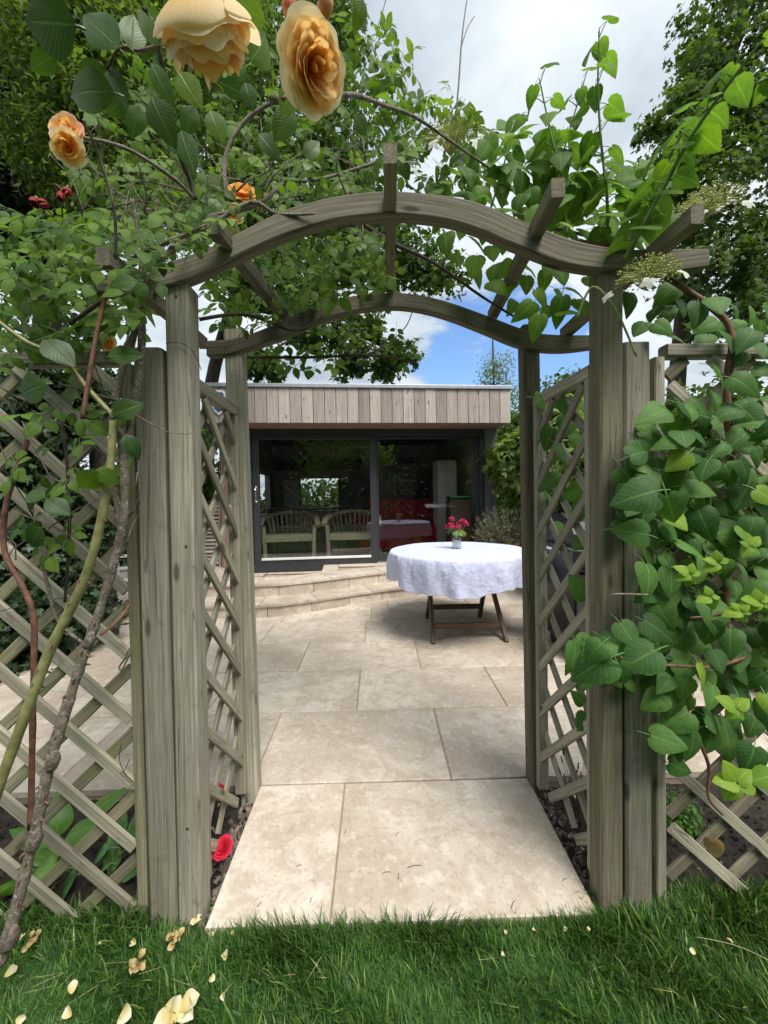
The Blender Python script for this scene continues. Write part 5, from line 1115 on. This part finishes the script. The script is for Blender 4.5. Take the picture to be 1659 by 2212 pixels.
flower(ro, at(524, 420, 1.45), (0.2, -0.8, 0.4), 0.042, [(n, a_, c_, h_, 'rose_in') for n, a_, c_, h_, _ in rose_y]); flower(ro, at(505, 462, 1.4), (0.2, -0.9, 0), 0.03, rose_y); flower(ro, at(236, 746, 1.4), (0, -1, 0.2), 0.026, rose_y)
def bud(c, D, axis, s, mt): return flower(ro, at(c[0], c[1], D), axis, s, [(3, 0.36, 0.16, 0.9, mt), (3, 0.30, 0.10, 1.0, mt), (3, 0.2, 0.05, 1.05, mt)], 'bud')
bud((627, 48, 0), 0.46, (0.0, -0.1, 1), 0.022, 'budpink'); bud((706, 44, 0), 0.46, (-0.1, -0.2, 1), 0.026, 'rose_pink')
bud((135, 412, 0), 0.95, (0.1, -0.3, -1), 0.032, 'bud'); bud((146, 405, 0), 0.95, (0.3, -0.3, -1), 0.028, 'bud'); bud((78, 428, 0), 0.95, (0.2, -0.4, -0.9), 0.03, 'bud'); bud((90, 434, 0), 0.95, (0.5, -0.4, -0.7), 0.03, 'bud')
for ln_ in [(spline([at(610, 215, 0.46), at(640, 190, 0.47), at(655, 165, 0.47)], 4), 0.0022, 0.0022), (spline([at(415, -60, 0.42), at(413, -40, 0.42), at(414, -26, 0.42)], 3), 0.002, 0.002), (spline([at(628, 130, 0.48), at(622, 80, 0.47), at(627, 48, 0.46)], 4), 0.0014, 0.0014), (spline([at(740, 120, 0.5), at(715, 80, 0.48), at(706, 44, 0.46)], 4), 0.0014, 0.0014),
    (spline([at(135, 470, 1.0), at(132, 440, 0.97), at(118, 398, 0.95), at(135, 412, 0.95)], 4), 0.002, 0.0016), (spline([at(115, 465, 1.0), at(100, 452, 0.96), at(80, 430, 0.95)], 4), 0.0016, 0.0016), (spline([at(345, 98, 0.46), at(300, 110, 0.5), at(258, 105, 0.5), at(230, 150, 0.52), at(200, 190, 0.55)], 4), 0.0022, 0.0014)]: stems('stalk', [ln_], M['bark_red'], ro)
th_ = MB()
for pix, r in (([(110, 1640, 1.06), (150, 1510, 1.08), (190, 1390, 1.09), (225, 1290, 1.1), (262, 1150, 1.1)], 0.014), ([(60, 1530, 1.02), (110, 1400, 1.04), (165, 1290, 1.05), (200, 1200, 1.05), (238, 1010, 1.05)], 0.011), ([(35, 1960, 1.02), (75, 1800, 1.04), (110, 1640, 1.06)], 0.016)):
    P_ = spline([at(*q) for q in pix], 10)
    for q in random.sample(P_[1:-1], min(14, len(P_) - 3)):
        a = random.uniform(0, 6.28); d = Vector((math.cos(a), math.sin(a) - 0.4, -0.15)).normalized(); th_.tube([q + d * r * 0.8, q + d * (r + 0.004), q + d * (r + 0.010) - Vector((0, 0, 0.003))], [0.004, 0.0025, 0.0004], 5)
th_.build('thorns', M['bark_red'], ro)['kind'] = 'stuff'
for q, D, s in (((112, 1640), 1.055, 0.026), ((192, 1380), 1.085, 0.022), ((72, 1810), 1.035, 0.028), ((20, 2020), 1.0, 0.03), ((245, 895), 1.055, 0.014)):
    m = MB(); c = at(q[0], q[1], D); m.tube(spline([c - Vector((0.004, 0, s)), c + Vector((s * 0.25, -0.002, 0)), c + Vector((s * 0.55, -0.006, s * 0.7)), c + Vector((s * 0.8, -0.008, s * 0.9))], 4), [s * 0.5, s * 0.6, s * 0.62, s * 0.62, s * 0.62, s * 0.6, s * 0.5, s * 0.45, s * 0.4, s * 0.35, s * 0.3, s * 0.24, s * 0.2][:13], 8); m.build('pruned_knot', M['bark'], ro, smooth=True)
# thin wires hanging on the lattice
wr = thing('garden_wire', at(250, 1600, 1.22), 'thin rusty wire loops hanging on the lattice beside the post', 'wire')
stems('wire_loop', [(spline([at(u, v, d) for u, v, d in Q], 6), 0.0012, 0.0012) for Q in ([(358, 742, 1.19), (385, 740, 1.19), (410, 752, 1.19), (425, 775, 1.22), (435, 800, 1.27)], [(262, 1605, 1.22), (258, 1640, 1.22), (270, 1670, 1.22), (288, 1690, 1.22)], [(280, 1640, 1.22), (268, 1665, 1.21), (258, 1672, 1.21)], [(0, 1320, 1.2), (80, 1300, 1.21), (150, 1290, 1.22)])], M['wire'], wr)
stems('tie', [(spline([at(u, v, 1.215) for u, v in Q], 6), 0.0028, 0.0028) for Q in ([(280, 1400), (268, 1425), (258, 1440), (262, 1448), (272, 1430), (282, 1412)], [(270, 1300), (262, 1345), (245, 1352), (236, 1342)])], M['twig'], wr)

# ------------------------------------------------------------------ trees and shrubs
def tree(name, label, base, trunk, r0, ells, T, mat, leaf, group=None, droop=0.2, cat='tree', nbr=5, crownname='crown', bark='bark_dark', shell=0.45):
    """trunk, limbs to the clumps of the crown, and leaf clumps with gaps between"""
    t = thing(name, base, label, cat, group); base = Vector(base); tr = [base] + [Vector(p) for p in trunk]; P_ = spline(tr, 6); k = len(P_)
    m = MB(); m.tube(P_, [r0 * (1 - 0.6 * i / (k - 1)) for i in range(k)], 10); m.build('trunk', M[bark], t, smooth=True)
    pos = []; nr = []; lvs = []; ln = []
    for c, rd, ncl, per, sig in ells:
        p, o, l, cc = clumps(c, rd, ncl, per, sig, shell); pos.append(p); nr.append(o); lvs.append(l)
        c = Vector(c); st = min(P_, key=lambda q: (q - c).length); r = r0 * 0.35
        mid = (st + c) / 2 + Vector((0, 0, 0.08 * (c - st).length)); L1 = spline([st, mid, c], 5); ln.append((L1, r, r * 0.4))
        for q in cc[:nbr * 2]:
            q = Vector(q); s0 = L1[random.randrange(5, len(L1))]; ln.append((spline([s0, (s0 + q) / 2 + Vector((0, 0, 0.05)), q], 4), r * 0.35, r * 0.08))
    stems('limbs', ln, M[bark], t, 6)['kind'] = 'stuff'
    pos = np.vstack(pos); nr = np.vstack(nr); lvs = np.concatenate(lvs); n = len(pos)
    nr = nr * 0.5 + rng.normal(size=(n, 3)) * 0.6 + np.array([0, 0, 0.6]); tp = rng.normal(size=(n, 3)) + np.array([0, 0, -droop * 3])
    mass(crownname, T, pos, nr, tp, rng.uniform(leaf * 0.7, leaf * 1.25, n), mat, t, 'stuff', lvs); return t
def E(u, v, D, rx, ry, rz, ncl, per, sig): return (tuple(at(u, v, D)), (rx, ry, rz), ncl, per, sig)
tree('yew_tree', 'very dark dense evergreen tree at the upper corner behind the small peach roses', (-3.6, 4.2, -0.1), [(-3.6, 4.2, 1.5), (-3.5, 4.2, 3.0), (-3.4, 4.2, 4.6)], 0.22,
     [E(20, 180, 4.0, 0.75, 0.6, 0.9, 150, 70, 0.10), E(-60, 420, 4.0, 1.0, 0.6, 0.9, 150, 70, 0.10), E(60, 420, 4.1, 0.55, 0.5, 0.5, 90, 60, 0.09), E(-20, 0, 4.2, 0.9, 0.6, 0.8, 120, 60, 0.10), E(-60, -260, 4.3, 1.0, 0.7, 1.0, 110, 60, 0.12)], T_sliver, M['tree_dark'], 0.09, shell=0.2)
tree('willow_tree', 'olive green tree with narrow drooping leaves behind the rose', (-2.6, 3.7, -0.1), [(-2.55, 3.6, 1.4), (-2.45, 3.4, 2.8), (-2.3, 3.3, 4.2)], 0.10,
     [E(170, 120, 3.1, 0.55, 0.45, 0.5, 108, 56, 0.075), E(110, 40, 3.2, 0.6, 0.4, 0.4, 81, 54, 0.08), E(230, 290, 3.2, 0.5, 0.4, 0.45, 108, 56, 0.075), E(330, 120, 3.3, 0.55, 0.4, 0.55, 108, 54, 0.08), E(300, 430, 3.3, 0.5, 0.35, 0.3, 81, 54, 0.08), E(460, 60, 3.5, 0.6, 0.4, 0.5, 81, 54, 0.08), E(180, -160, 3.4, 0.7, 0.5, 0.6, 108, 54, 0.09), E(360, -140, 3.6, 0.6, 0.5, 0.5, 81, 54, 0.09), E(130, 330, 3.4, 0.4, 0.3, 0.4, 67, 50, 0.07)], T_sliver, M['tree_olive'], 0.062, droop=0.5)
tree('maple_tree', 'green maple with small lobed leaves hanging above the garden room roof', (-3.6, 8.2, -0.1), [(-3.5, 8.0, 1.8), (-3.2, 7.6, 3.6), (-2.4, 7.2, 5.6), (-1.8, 7.0, 7.6)], 0.17,
     [E(480, -120, 7.0, 1.3, 0.9, 1.3, 70, 54, 0.16), E(690, -100, 7.0, 0.8, 0.7, 0.9, 40, 50, 0.15), E(520, 170, 6.8, 1.2, 0.9, 1.1, 74, 54, 0.162), E(690, 110, 6.9, 0.75, 0.8, 1.0, 49, 46, 0.152), E(430, 400, 6.5, 1.0, 0.9, 0.9, 62, 50, 0.162), E(620, 400, 6.5, 1.1, 0.8, 0.9, 68, 54, 0.152), E(760, 330, 6.6, 0.7, 0.7, 0.7, 43, 45, 0.142), E(800, 520, 6.4, 0.9, 0.6, 0.75, 55, 46, 0.123), E(600, 600, 6.3, 1.0, 0.7, 0.5, 55, 45, 0.133), E(930, 590, 6.3, 0.55, 0.4, 0.35, 24, 36, 0.104),
      E(720, 700, 6.0, 0.95, 0.5, 0.32, 37, 37, 0.095), E(790, 780, 5.9, 0.55, 0.4, 0.22, 22, 41, 0.081), E(560, 790, 6.0, 0.45, 0.4, 0.22, 16, 34, 0.085), E(870, 770, 5.95, 0.25, 0.25, 0.15, 8, 30, 0.067)], T_star, M['tree_mid'], 0.11)
tree('sycamore_tree', 'large dark green broadleaf tree against the bright sky beyond the climber', (6.6, 8.4, -0.1), [(6.5, 8.3, 2.5), (6.6, 8.2, 5.0), (6.8, 8.1, 8.0)], 0.24,
     [E(1700, -200, 7.8, 1.5, 1.0, 1.6, 70, 48, 0.14), E(1610, 60, 7.6, 1.2, 0.9, 1.1, 49, 45, 0.138), E(1560, 190, 7.6, 1.1, 0.9, 1.0, 49, 44, 0.129), E(1640, 300, 7.6, 1.2, 0.9, 1.0, 49, 42, 0.138), E(1480, 290, 7.4, 0.8, 0.7, 0.75, 30, 39, 0.113), E(1440, 380, 7.4, 0.6, 0.6, 0.5, 17, 34, 0.105), E(1560, 440, 7.4, 1.0, 0.8, 0.8, 38, 39, 0.121), E(1650, 560, 7.4, 0.9, 0.8, 0.8, 38, 42, 0.121), E(1540, 590, 7.4, 0.9, 0.7, 0.6, 34, 45, 0.113), E(1620, 700, 7.2, 0.9, 0.7, 0.45, 22, 38, 0.113), E(1760, 200, 7.8, 1.4, 0.9, 1.8, 45, 38, 0.162)], T_star, M['tree_mid'], 0.125)
tree('birch_tree', 'slender pale birch standing beyond the right end of the flat roof', (4.35, 14.5, -0.1), [(4.4, 14.4, 2.5), (4.45, 14.4, 5.0), (4.42, 14.4, 7.2)], 0.07,
     [E(1076, 790, 14.3, 0.45, 0.4, 0.55, 26, 26, 0.16), E(1072, 830, 14.3, 0.65, 0.5, 0.6, 36, 26, 0.17), E(1096, 880, 14.3, 0.6, 0.5, 0.9, 40, 26, 0.18), E(1080, 950, 14.3, 0.7, 0.5, 0.9, 40, 26, 0.2)], T_small, M['birch'], 0.075, droop=0.6)
tree('hawthorn_tree', 'rounded green tree low behind the right end of the garden room', (5.0, 12.5, -0.1), [(5.0, 12.5, 1.2), (5.1, 12.4, 2.4)], 0.12, [E(1135, 950, 12.2, 1.1, 0.8, 0.9, 110, 50, 0.17), E(1240, 900, 12.2, 1.3, 0.8, 1.3, 120, 46, 0.2), E(1190, 1000, 12, 1.6, 0.8, 1.0, 120, 46, 0.2)], T_bit, M['tree_olive'], 0.16)
tree('grape_vine', 'bright yellow green lobed vine foliage between the garden room and the arch', (2.5, 5.6, 0.05), [(2.5, 5.6, 0.9), (2.45, 5.5, 1.6)], 0.035,
     [E(1130, 1000, 5.6, 0.45, 0.3, 0.42, 70, 22, 0.08), E(1240, 950, 5.2, 0.6, 0.35, 0.6, 110, 22, 0.09), E(1220, 1080, 5.2, 0.6, 0.35, 0.5, 90, 22, 0.09), E(1300, 1060, 4.6, 0.6, 0.4, 0.8, 110, 20, 0.1), E(1160, 1120, 5.7, 0.45, 0.2, 0.4, 50, 20, 0.09)], T_star, M['vine'], 0.15, cat='vine', crownname='foliage', nbr=2)
tree('laurel_bush', 'dark green bush filling the bed behind the barbecue', (2.75, 4.6, 0), [(2.75, 4.6, 0.5), (2.7, 4.6, 1.0)], 0.05, [E(1270, 1180, 4.4, 0.5, 0.4, 0.5, 90, 40, 0.09), E(1180, 1190, 5.3, 0.35, 0.3, 0.35, 50, 40, 0.09), E(1350, 1130, 4.4, 0.6, 0.4, 0.8, 90, 40, 0.1)], T_bit, M['ivy'], 0.10, cat='shrub', crownname='foliage', nbr=2)
tree('privet_shrub', 'mixed green shrub seen through the right hand trellis behind the climber', (2.6, 2.7, -0.05), [(2.55, 2.7, 0.7), (2.5, 2.7, 1.4)], 0.04, [E(1480, 960, 2.7, 0.32, 0.3, 0.32, 60, 26, 0.055), E(1590, 900, 2.8, 0.4, 0.3, 0.3, 50, 24, 0.06), E(1620, 1080, 2.7, 0.5, 0.3, 0.45, 90, 28, 0.06), E(1520, 1180, 2.7, 0.4, 0.3, 0.45, 90, 28, 0.06), E(1650, 1350, 2.6, 0.45, 0.3, 0.5, 90, 28, 0.06), E(1750, 1100, 2.8, 0.5, 0.3, 0.8, 90, 28, 0.06)], T_bit, M['tree_mid'], 0.065, cat='shrub', crownname='foliage', nbr=3)
tree('ivy_thicket', 'dark ivy covered shrub behind the trellis at the terrace edge', (-2.95, 3.3, -0.05), [(-2.95, 3.3, 0.8), (-2.9, 3.3, 1.7)], 0.05, [E(40, 920, 3.2, 0.5, 0.35, 0.55, 110, 30, 0.07), E(140, 1120, 3.3, 0.35, 0.3, 0.5, 80, 30, 0.07), E(60, 1280, 3.2, 0.5, 0.3, 0.5, 110, 30, 0.07), E(160, 1330, 3.4, 0.22, 0.25, 0.3, 40, 28, 0.06), E(-60, 1150, 3.2, 0.4, 0.3, 0.8, 90, 30, 0.07), E(200, 850, 3.6, 0.4, 0.3, 0.3, 40, 24, 0.08), E(20, 1480, 3.0, 0.25, 0.2, 0.2, 30, 20, 0.06)], T_star, M['ivy'], 0.085, cat='shrub', crownname='foliage', nbr=3)
tree('bay_shrub', 'leafy shrub at the left corner of the garden room behind the lattice', (-3.1, 5.9, 0.1), [(-3.1, 5.9, 0.8), (-3.05, 5.9, 1.6)], 0.04, [E(380, 1000, 6.0, 0.55, 0.35, 0.7, 70, 30, 0.1), E(300, 1120, 5.6, 0.5, 0.35, 0.45, 60, 30, 0.09), E(440, 1080, 6.6, 0.3, 0.3, 0.7, 60, 30, 0.09)], T_bit, M['tree_mid'], 0.10, cat='shrub', crownname='foliage', nbr=3)
def hedge(name, label, x0, x1, y, th, h, n, leaf, mat, T=T_bit):
    t = thing(name, ((x0 + x1) / 2, y, -0.1), label, 'hedge')
    pos = np.c_[rng.uniform(x0, x1, n), y + rng.uniform(-th, th, n), rng.random(n) ** 0.8 * h * (0.9 + 0.1 * np.sin(rng.uniform(x0, x1, n)))]
    pos[:, 2] *= 0.86 + 0.14 * np.sin(pos[:, 0] * 1.7 + 1) * np.sin(pos[:, 0] * 0.6)
    mass('foliage', T, pos, rng.normal(size=(n, 3)) + np.array([0, 0, 0.5]), rng.normal(size=(n, 3)), rng.uniform(leaf * 0.7, leaf * 1.3, n), mat, t)
    m = MB(); k = max(3, int((x1 - x0) / 0.7))
    for i in range(k): x = x0 + (i + 0.5) * (x1 - x0) / k; m.tube(spline([(x, y, -0.1), (x + random.uniform(-0.2, 0.2), y, h * 0.4), (x + random.uniform(-0.3, 0.3), y, h * 0.85)], 4), [0.05 * (1 - 0.08 * q) for q in range(9)], 6)
    m.build('stems', M['bark_dark'], t, smooth=True)['kind'] = 'stuff'; return t
hedge('garden_hedge', 'leafy green boundary hedge far behind the garden room', -14, 14, 11.5, 0.6, 2.1, 16000, 0.2, M['tree_mid'])
hedge('beech_hedge', 'low green hedge behind the shrubs at the side of the terrace', -9, -3.9, 7.0, 0.4, 1.75, 5000, 0.13, M['ivy'])
hedge('tall_hedge', 'tall dark hedge across the lawn, mirrored in the glass doors', -13, 13, -8.5, 1.0, 7.2, 52000, 0.30, M['ivy'])

# ------------------------------------------------------------------ bed planting
def hosta(label, base, lv, mat):
    t = thing('hosta', base, label, 'plant', 'hostas in the bed'); ms = [tmesh('leaf', T, mat) for T in T_hosta]
    for b, tp, D, wd in lv:
        leaf_px(ms, b, tp, D, t, wd, 1.2, random.uniform(-0.3, 0.3))
        p = at(b[0], b[1], D); m = MB(); q = Vector(base) + Vector((random.uniform(-0.03, 0.03), random.uniform(-0.03, 0.03), -0.03)); m.tube(spline([q, (p + q) / 2 + Vector((0, 0, 0.02)), p], 4), 0.0035, 5); m.build('leaf_stalk', M['stem_green'], t, smooth=True)
hosta('broad leaved plain green hosta behind the lattice with upright ribbed leaves', at(130, 1880, 1.42), [((125, 1808), (122, 1738), 1.45, 1.3), ((140, 1815), (205, 1765), 1.42, 1.0), ((195, 1768), (232, 1712), 1.5, 0.9), ((120, 1870), (0, 1880), 1.32, 0.9), ((60, 1850), (118, 1845), 1.35, 0.9), ((100, 1830), (30, 1775), 1.45, 0.8), ((30, 1900), (5, 2010), 1.28, 1.0), ((90, 1960), (30, 2000), 1.26, 1.0), ((70, 1960), (85, 2020), 1.25, 1.2)], M['hosta'])
var = leafmat('variegated_hosta_leaf', (0.035, 0.11, 0.035), (0.09, 0.21, 0.06), 0.3, 0.45, 0.9, veinfreq=0.5)
hosta('smaller hosta with dark leaves and white midribs beside the fence post', at(230, 1890, 1.4), [((236, 1832), (172, 1850), 1.38, 0.9), ((240, 1865), (195, 1872), 1.38, 0.9), ((165, 1890), (90, 1950), 1.34, 0.9), ((256, 1810), (262, 1765), 1.42, 0.9), ((290, 1820), (294, 1765), 1.42, 1.0), ((246, 1880), (240, 1820), 1.4, 0.9), ((150, 1960), (185, 1925), 1.36, 0.9), ((262, 1905), (292, 1870), 1.36, 0.6)], var)
bg_ = thing('begonia', at(478, 1850, 1.42), 'bright red double flower on the soil between the arch posts', 'flower')
flower(bg_, at(482, 1832, 1.36), (-0.3, -0.5, 0.9), 0.032, [(6, 0.95, 1.2, 0.25, 'begonia'), (7, 0.8, 0.95, 0.45, 'begonia'), (6, 0.6, 0.66, 0.56, 'begonia'), (5, 0.35, 0.36, 0.6, 'begonia')])
bg2 = thing('begonia', at(466, 1730, 1.6), 'small pinkish red bloom half hidden behind the lattice beside the terrace edge', 'flower')
flower(bg2, at(466, 1712, 1.6), (0, -0.5, 0.9), 0.028, [(6, 0.95, 1.2, 0.25, 'begonia'), (7, 0.7, 0.85, 0.45, 'begonia'), (5, 0.4, 0.42, 0.55, 'begonia')])
lvn = thing('lavender', at(1240, 1760, 1.5), 'thin dry lavender stems with dark seed heads beside the path', 'plant')
L_ = []
for i in range(16):
    p = at(1250 + random.uniform(-20, 25), 1790, 1.5) ; p.z = -0.06; q = at(random.uniform(1208, 1268), random.uniform(1630, 1690), 1.5); L_.append((spline([p, (p + q) / 2 + Vector((0.01, 0, 0)), q], 4), 0.001, 0.0008)); dd = (q - p).normalized()
    L_.append(([q, q + dd * 0.008, q + dd * 0.018, q + dd * 0.026], 0.003, 0.0025))
stems('stem', L_, M['bark_dark'], lvn)
bx = thing('box_plant', at(1470, 1790, 1.5), 'small bushy green plant in the dark soil behind the right trellis', 'plant')
p, o_, l_, _ = clumps(tuple(at(1470, 1765, 1.52)), (0.08, 0.08, 0.08), 40, 26, 0.018, 0.3); mass('foliage', T_small, p, o_ + np.array([0, 0, .6]), rng.normal(size=p.shape), rng.uniform(0.012, 0.022, len(p)), M['hosta'], bx, 'stuff', l_)
# bark chips and stones along the path edge
def chips(name, spots, s0, s1, mat):
    m = MB()
    for p in spots:
        s = random.uniform(s0, s1); q = Euler([random.uniform(0, 6) for _ in range(3)]).to_matrix(); sc = Vector((1, random.uniform(0.5, 0.9), random.uniform(0.3, 0.7))) * s
        m.add([p + q @ Vector((d[0] * sc.x, d[1] * sc.y, d[2] * sc.z)) * random.uniform(0.8, 1.2) for d in ((1, 0, 0), (-1, 0, 0), (0, 1, 0), (0, -1, 0), (0, 0, 1), (0, 0, -1), (.6, .6, .5), (-.6, .5, .5))], [(0, 2, 6), (2, 4, 6), (4, 0, 6), (2, 1, 7), (1, 4, 7), (4, 2, 7), (1, 3, 4), (3, 0, 4), (2, 0, 5), (1, 2, 5), (3, 1, 5), (0, 3, 5)])
    o = m.build(name, mat); o['kind'] = 'stuff'; return o
sp = []
for i in range(420):
    sx = random.choice((-1, 1)); y = random.uniform(1.2, 1.75); x = (-0.56 - abs(random.gauss(0, 0.05))) if sx < 0 else (0.67 + abs(random.gauss(0, 0.05))); sp.append(Vector((x, y, -0.035 + random.uniform(0, 0.015))))
chips('bark_chips', sp, 0.006, 0.02, M['pebble'])
chips('pale_chips', [Vector((random.choice((random.uniform(-0.75, -0.56), random.uniform(0.68, 1.5), random.uniform(-1.6, -0.7))), random.uniform(1.25, 1.75), -0.035)) for _ in range(60)], 0.004, 0.011, M['straw'])
chips('soil_crumbs', [Vector((random.uniform(-2.2, 2.2), random.uniform(1.2, 1.76), -0.04)) for _ in range(3000)], 0.003, 0.011, M['soil'])

# ------------------------------------------------------------------ grass and what lies on it
T_blade = (np.array([(-0.5, 0, 0), (0.5, 0, 0), (-0.42, 0.4, 0.03), (0.42, 0.4, 0.03), (-0.26, 0.75, -0.06), (0.26, 0.75, -0.06), (0, 1.0, -0.22)]) * np.array([0.062, 1, 1]), [(0, 1, 3, 2), (2, 3, 5, 4), (4, 5, 6)], np.array([(0, 0, 0), (0, 0, 0), (0, .4, 0), (0, .4, 0), (0, .75, 0), (0, .75, 0), (0, 1, 0)]))
def grass(n, xr, yr, hr, mat):
    x = rng.uniform(*xr, n); y = rng.uniform(*yr, n)
    keep = (y < 1.176) | ((np.abs(x - 0.05) > 0.62) & (y < 1.26)); x, y = x[keep], y[keep]; n = len(x)
    pat = np.sin(x * 9 + np.sin(y * 13) * 1.3) * np.sin(y * 11 + x * 4); ang = pat * 2.2 + rng.normal(0, 0.9, n) + 0.8 * np.sin(x * 5.1)
    lean = np.clip(np.abs(rng.normal(0.55, 0.35, n)), 0, 1.5)
    tip = np.c_[np.cos(ang) * np.sin(lean), np.sin(ang) * np.sin(lean), np.cos(lean)]
    nr = np.c_[np.cos(ang) * np.cos(lean), np.sin(ang) * np.cos(lean), np.sin(lean)] * -1 + rng.normal(0, 0.25, (n, 3)); 
    h = rng.uniform(*hr, n) * (0.85 + 0.3 * pat); edge = np.abs(x - 0.06) > 0.68; h *= np.where(edge & (y > 1.12), 1.35, 1.0)
    return mass('grass', T_blade, np.c_[x, y, np.full(n, -0.028)], -nr, tip, h, mat, None, 'stuff', np.clip(0.45 + 0.15 * pat + rng.normal(0, 0.32, n), 0, 0.99))
grass(62000, (-1.45, 1.5), (0.62, 1.26), (0.03, 0.075), M['grass'])
for xr_, yr_, n_ in (((-3.2, -1.45), (-0.6, 1.26), 38000), ((1.5, 3.2), (-0.6, 1.26), 38000), ((-1.45, 1.5), (-0.6, 0.62), 42000)): grass(n_ // 2, xr_, yr_, (0.05, 0.10), M['grass'])
grass(5000, (-0.6, 0.72), (1.10, 1.18), (0.045, 0.085), M['grass'])
M['grass_pale'] = leafmat('pale_grass_blade', (0.09, 0.19, 0.03), (0.26, 0.34, 0.09), 0.4, 0.45, 0)
T_blade = (T_blade[0] * np.array([1.5, 1, 1]), T_blade[1], T_blade[2])
grass(5000, (-1.45, 1.5), (0.62, 1.26), (0.03, 0.085), M['grass_pale']); grass(7000, (-1.45, 1.5), (0.62, 1.26), (0.02, 0.06), M['grass'])
dry = []
for i in range(26): u = random.uniform(30, 1620); p = at(u, random.uniform(2030, 2190), 1.0); k = (EYE + 0.01) / (EYE - p.z); q = Vector((p.x * k, p.y * k, -0.005)); d = Vector((random.gauss(0, 1), random.gauss(0, 0.5), random.uniform(0, 0.5))).normalized(); dry.append(([q, q + d * 0.04, q + d * 0.075], 0.0006, 0.0004))
P0 = at(1490, 2025, 1.12); dry.append((spline([Vector((P0.x, 1.10, 0.01)), Vector((P0.x + 0.1, 1.05, 0.03)), Vector((P0.x + 0.22, 0.98, 0.01))], 5), 0.0008, 0.0006)); o = stems('dry_grass_stems', dry, M['straw'], None, 3); o['kind'] = 'stuff'
def ground_pt(u, v, z):
    p = at(u, v, 1.0); k = (EYE - z) / (EYE - p.z); return Vector((p.x * k, k, z))
def fallen(u, v, s, label, mat='yellow_petal', kd='mid', n=1, grp='fallen petals on the lawn', z=0.014):
    p = ground_pt(u, v, z); t = thing('fallen_petal' if n == 1 else 'fallen_rose', p, label, 'petal' if n == 1 else 'fallen flower', grp)
    for i in range(n):
        nr = Vector((random.gauss(0, 0.5), -0.3 + random.gauss(0, 0.5), 1)); tp = Vector((random.gauss(0, 1), random.gauss(0, 1), 0.1)); c = p + (Vector((random.gauss(0, s * 0.22), random.gauss(0, s * 0.22), random.uniform(-s * 0.2, s * 0.2))) if n > 1 else Vector())
        link('petal', random.choice(PM[mat][kd]), pose(c, nr, tp, s * random.uniform(0.85, 1.1) * (0.62 if n > 5 else 1)), t)
    return t
for u, v, s, lab in ((43, 2031, 0.018, 'narrow cream petal in the grass right against the thick grey cane'), (218, 2041, 0.016, 'small cream petal in the grass under the middle of the left lattice'), (294, 2038, 0.02, 'white upright petal in the grass below the left fence post'),
    (34, 2202, 0.026, 'cream petal at the bottom corner of the lawn below the cane'), (10, 2110, 0.026, 'pale petal at the left edge of the lawn below the cane foot'), (454, 2110, 0.02, 'small cream petal in the open grass in front of the left path corner'), 
    (488, 2075, 0.03, 'long pale petal standing in the grass in front of the small path slab'), (492, 2137, 0.026, 'narrow pale yellow petal in the grass below the small path slab, nearer the bottom'), (155, 2147, 0.03, 'folded cream petal in the grass in the left lower part of the lawn'), (154, 2195, 0.03, 'narrow yellowish petal standing at the bottom edge of the lawn'), (1503, 2058, 0.016, 'single cream petal with a long dry grass stalk in front of the right trellis'), (1090, 2062, 0.014, 'tiny pale petal in the grass in front of the wide path slab'), (1570, 2026, 0.02, 'cream petal in the grass at the foot of the right trellis')): fallen(u, v, s, lab)
for u, v, s, lab, n in ((265, 2181, 0.045, 'large closed cream petal standing in the grass near the bottom edge', 1), (347, 2193, 0.05, 'large white petal cut by the bottom edge beside the open cream flower', 1), (388, 2183, 0.05, 'open pale yellow fallen flower lying in the grass near the bottom edge', 4), (376, 2030, 0.035, 'withered yellow brown rose head in the grass below the left posts', 9), (68, 2028, 0.03, 'yellowish withered rose head in the grass at the foot of the lattice', 7), (297, 2079, 0.035, 'brown withered rose head sunk in the grass with pale petal edges', 8), (423, 1992, 0.028, 'small cream faded flower on the grass against the arch post', 6)):
    fallen(u, v, s, lab, 'brown_petal' if 'withered' in lab else 'yellow_petal', 'mid', n, 'fallen flowers on the lawn' if n > 1 else 'fallen petals on the lawn', 0.02)
for u, s, lab in ((452, 0.018, 'cream petal at the left front corner of the path'), (476, 0.02, 'pale petal beside the path corner at the left post'), (500, 0.016, 'small yellowish petal at the path edge right of the left corner'), (1090, 0.012, 'small cream petal at the front edge of the wide path slab'), (1150, 0.014, 'pale petal at the path edge two thirds along towards the right post'), (1225, 0.014, 'small cream petal at the path edge near the right arch post'), (1268, 0.012, 'tiny pale petal at the right front corner of the path')): fallen(u, 2008 + random.uniform(-4, 6), s, lab, 'yellow_petal', 'out', 1, 'petals along the path edge', 0.006)
# clippings on the slabs
cp = []
for u, v, a, l in ((825, 1885, 0.2, 0.03), (745, 1800, 1.3, 0.02), (855, 1805, 0.8, 0.02), (880, 1872, 0.15, 0.05), (1105, 1957, 0.9, 0.03), (640, 1870, 0.2, 0.02), (670, 1945, 1.4, 0.015), (860, 1895, 1.4, 0.02), (1000, 1680, 0.4, 0.015), (735, 1600, 1.2, 0.02), (930, 1565, 0.5, 0.015), (555, 1955, 0.9, 0.02), (1215, 1900, 0.4, 0.02)):
    p = ground_pt(u, v, 0.012); p.z = g(p.y) + 0.0045; d = Vector((math.cos(a), math.sin(a), 0)); cp.append((spline([p, p + d * l * 0.5 + Vector((0, 0.003, 0.001)), p + d * l], 3), 0.0011, 0.0008))
o = stems('grass_clippings', cp, M['bark_dark'], None, 4); o['kind'] = 'stuff'
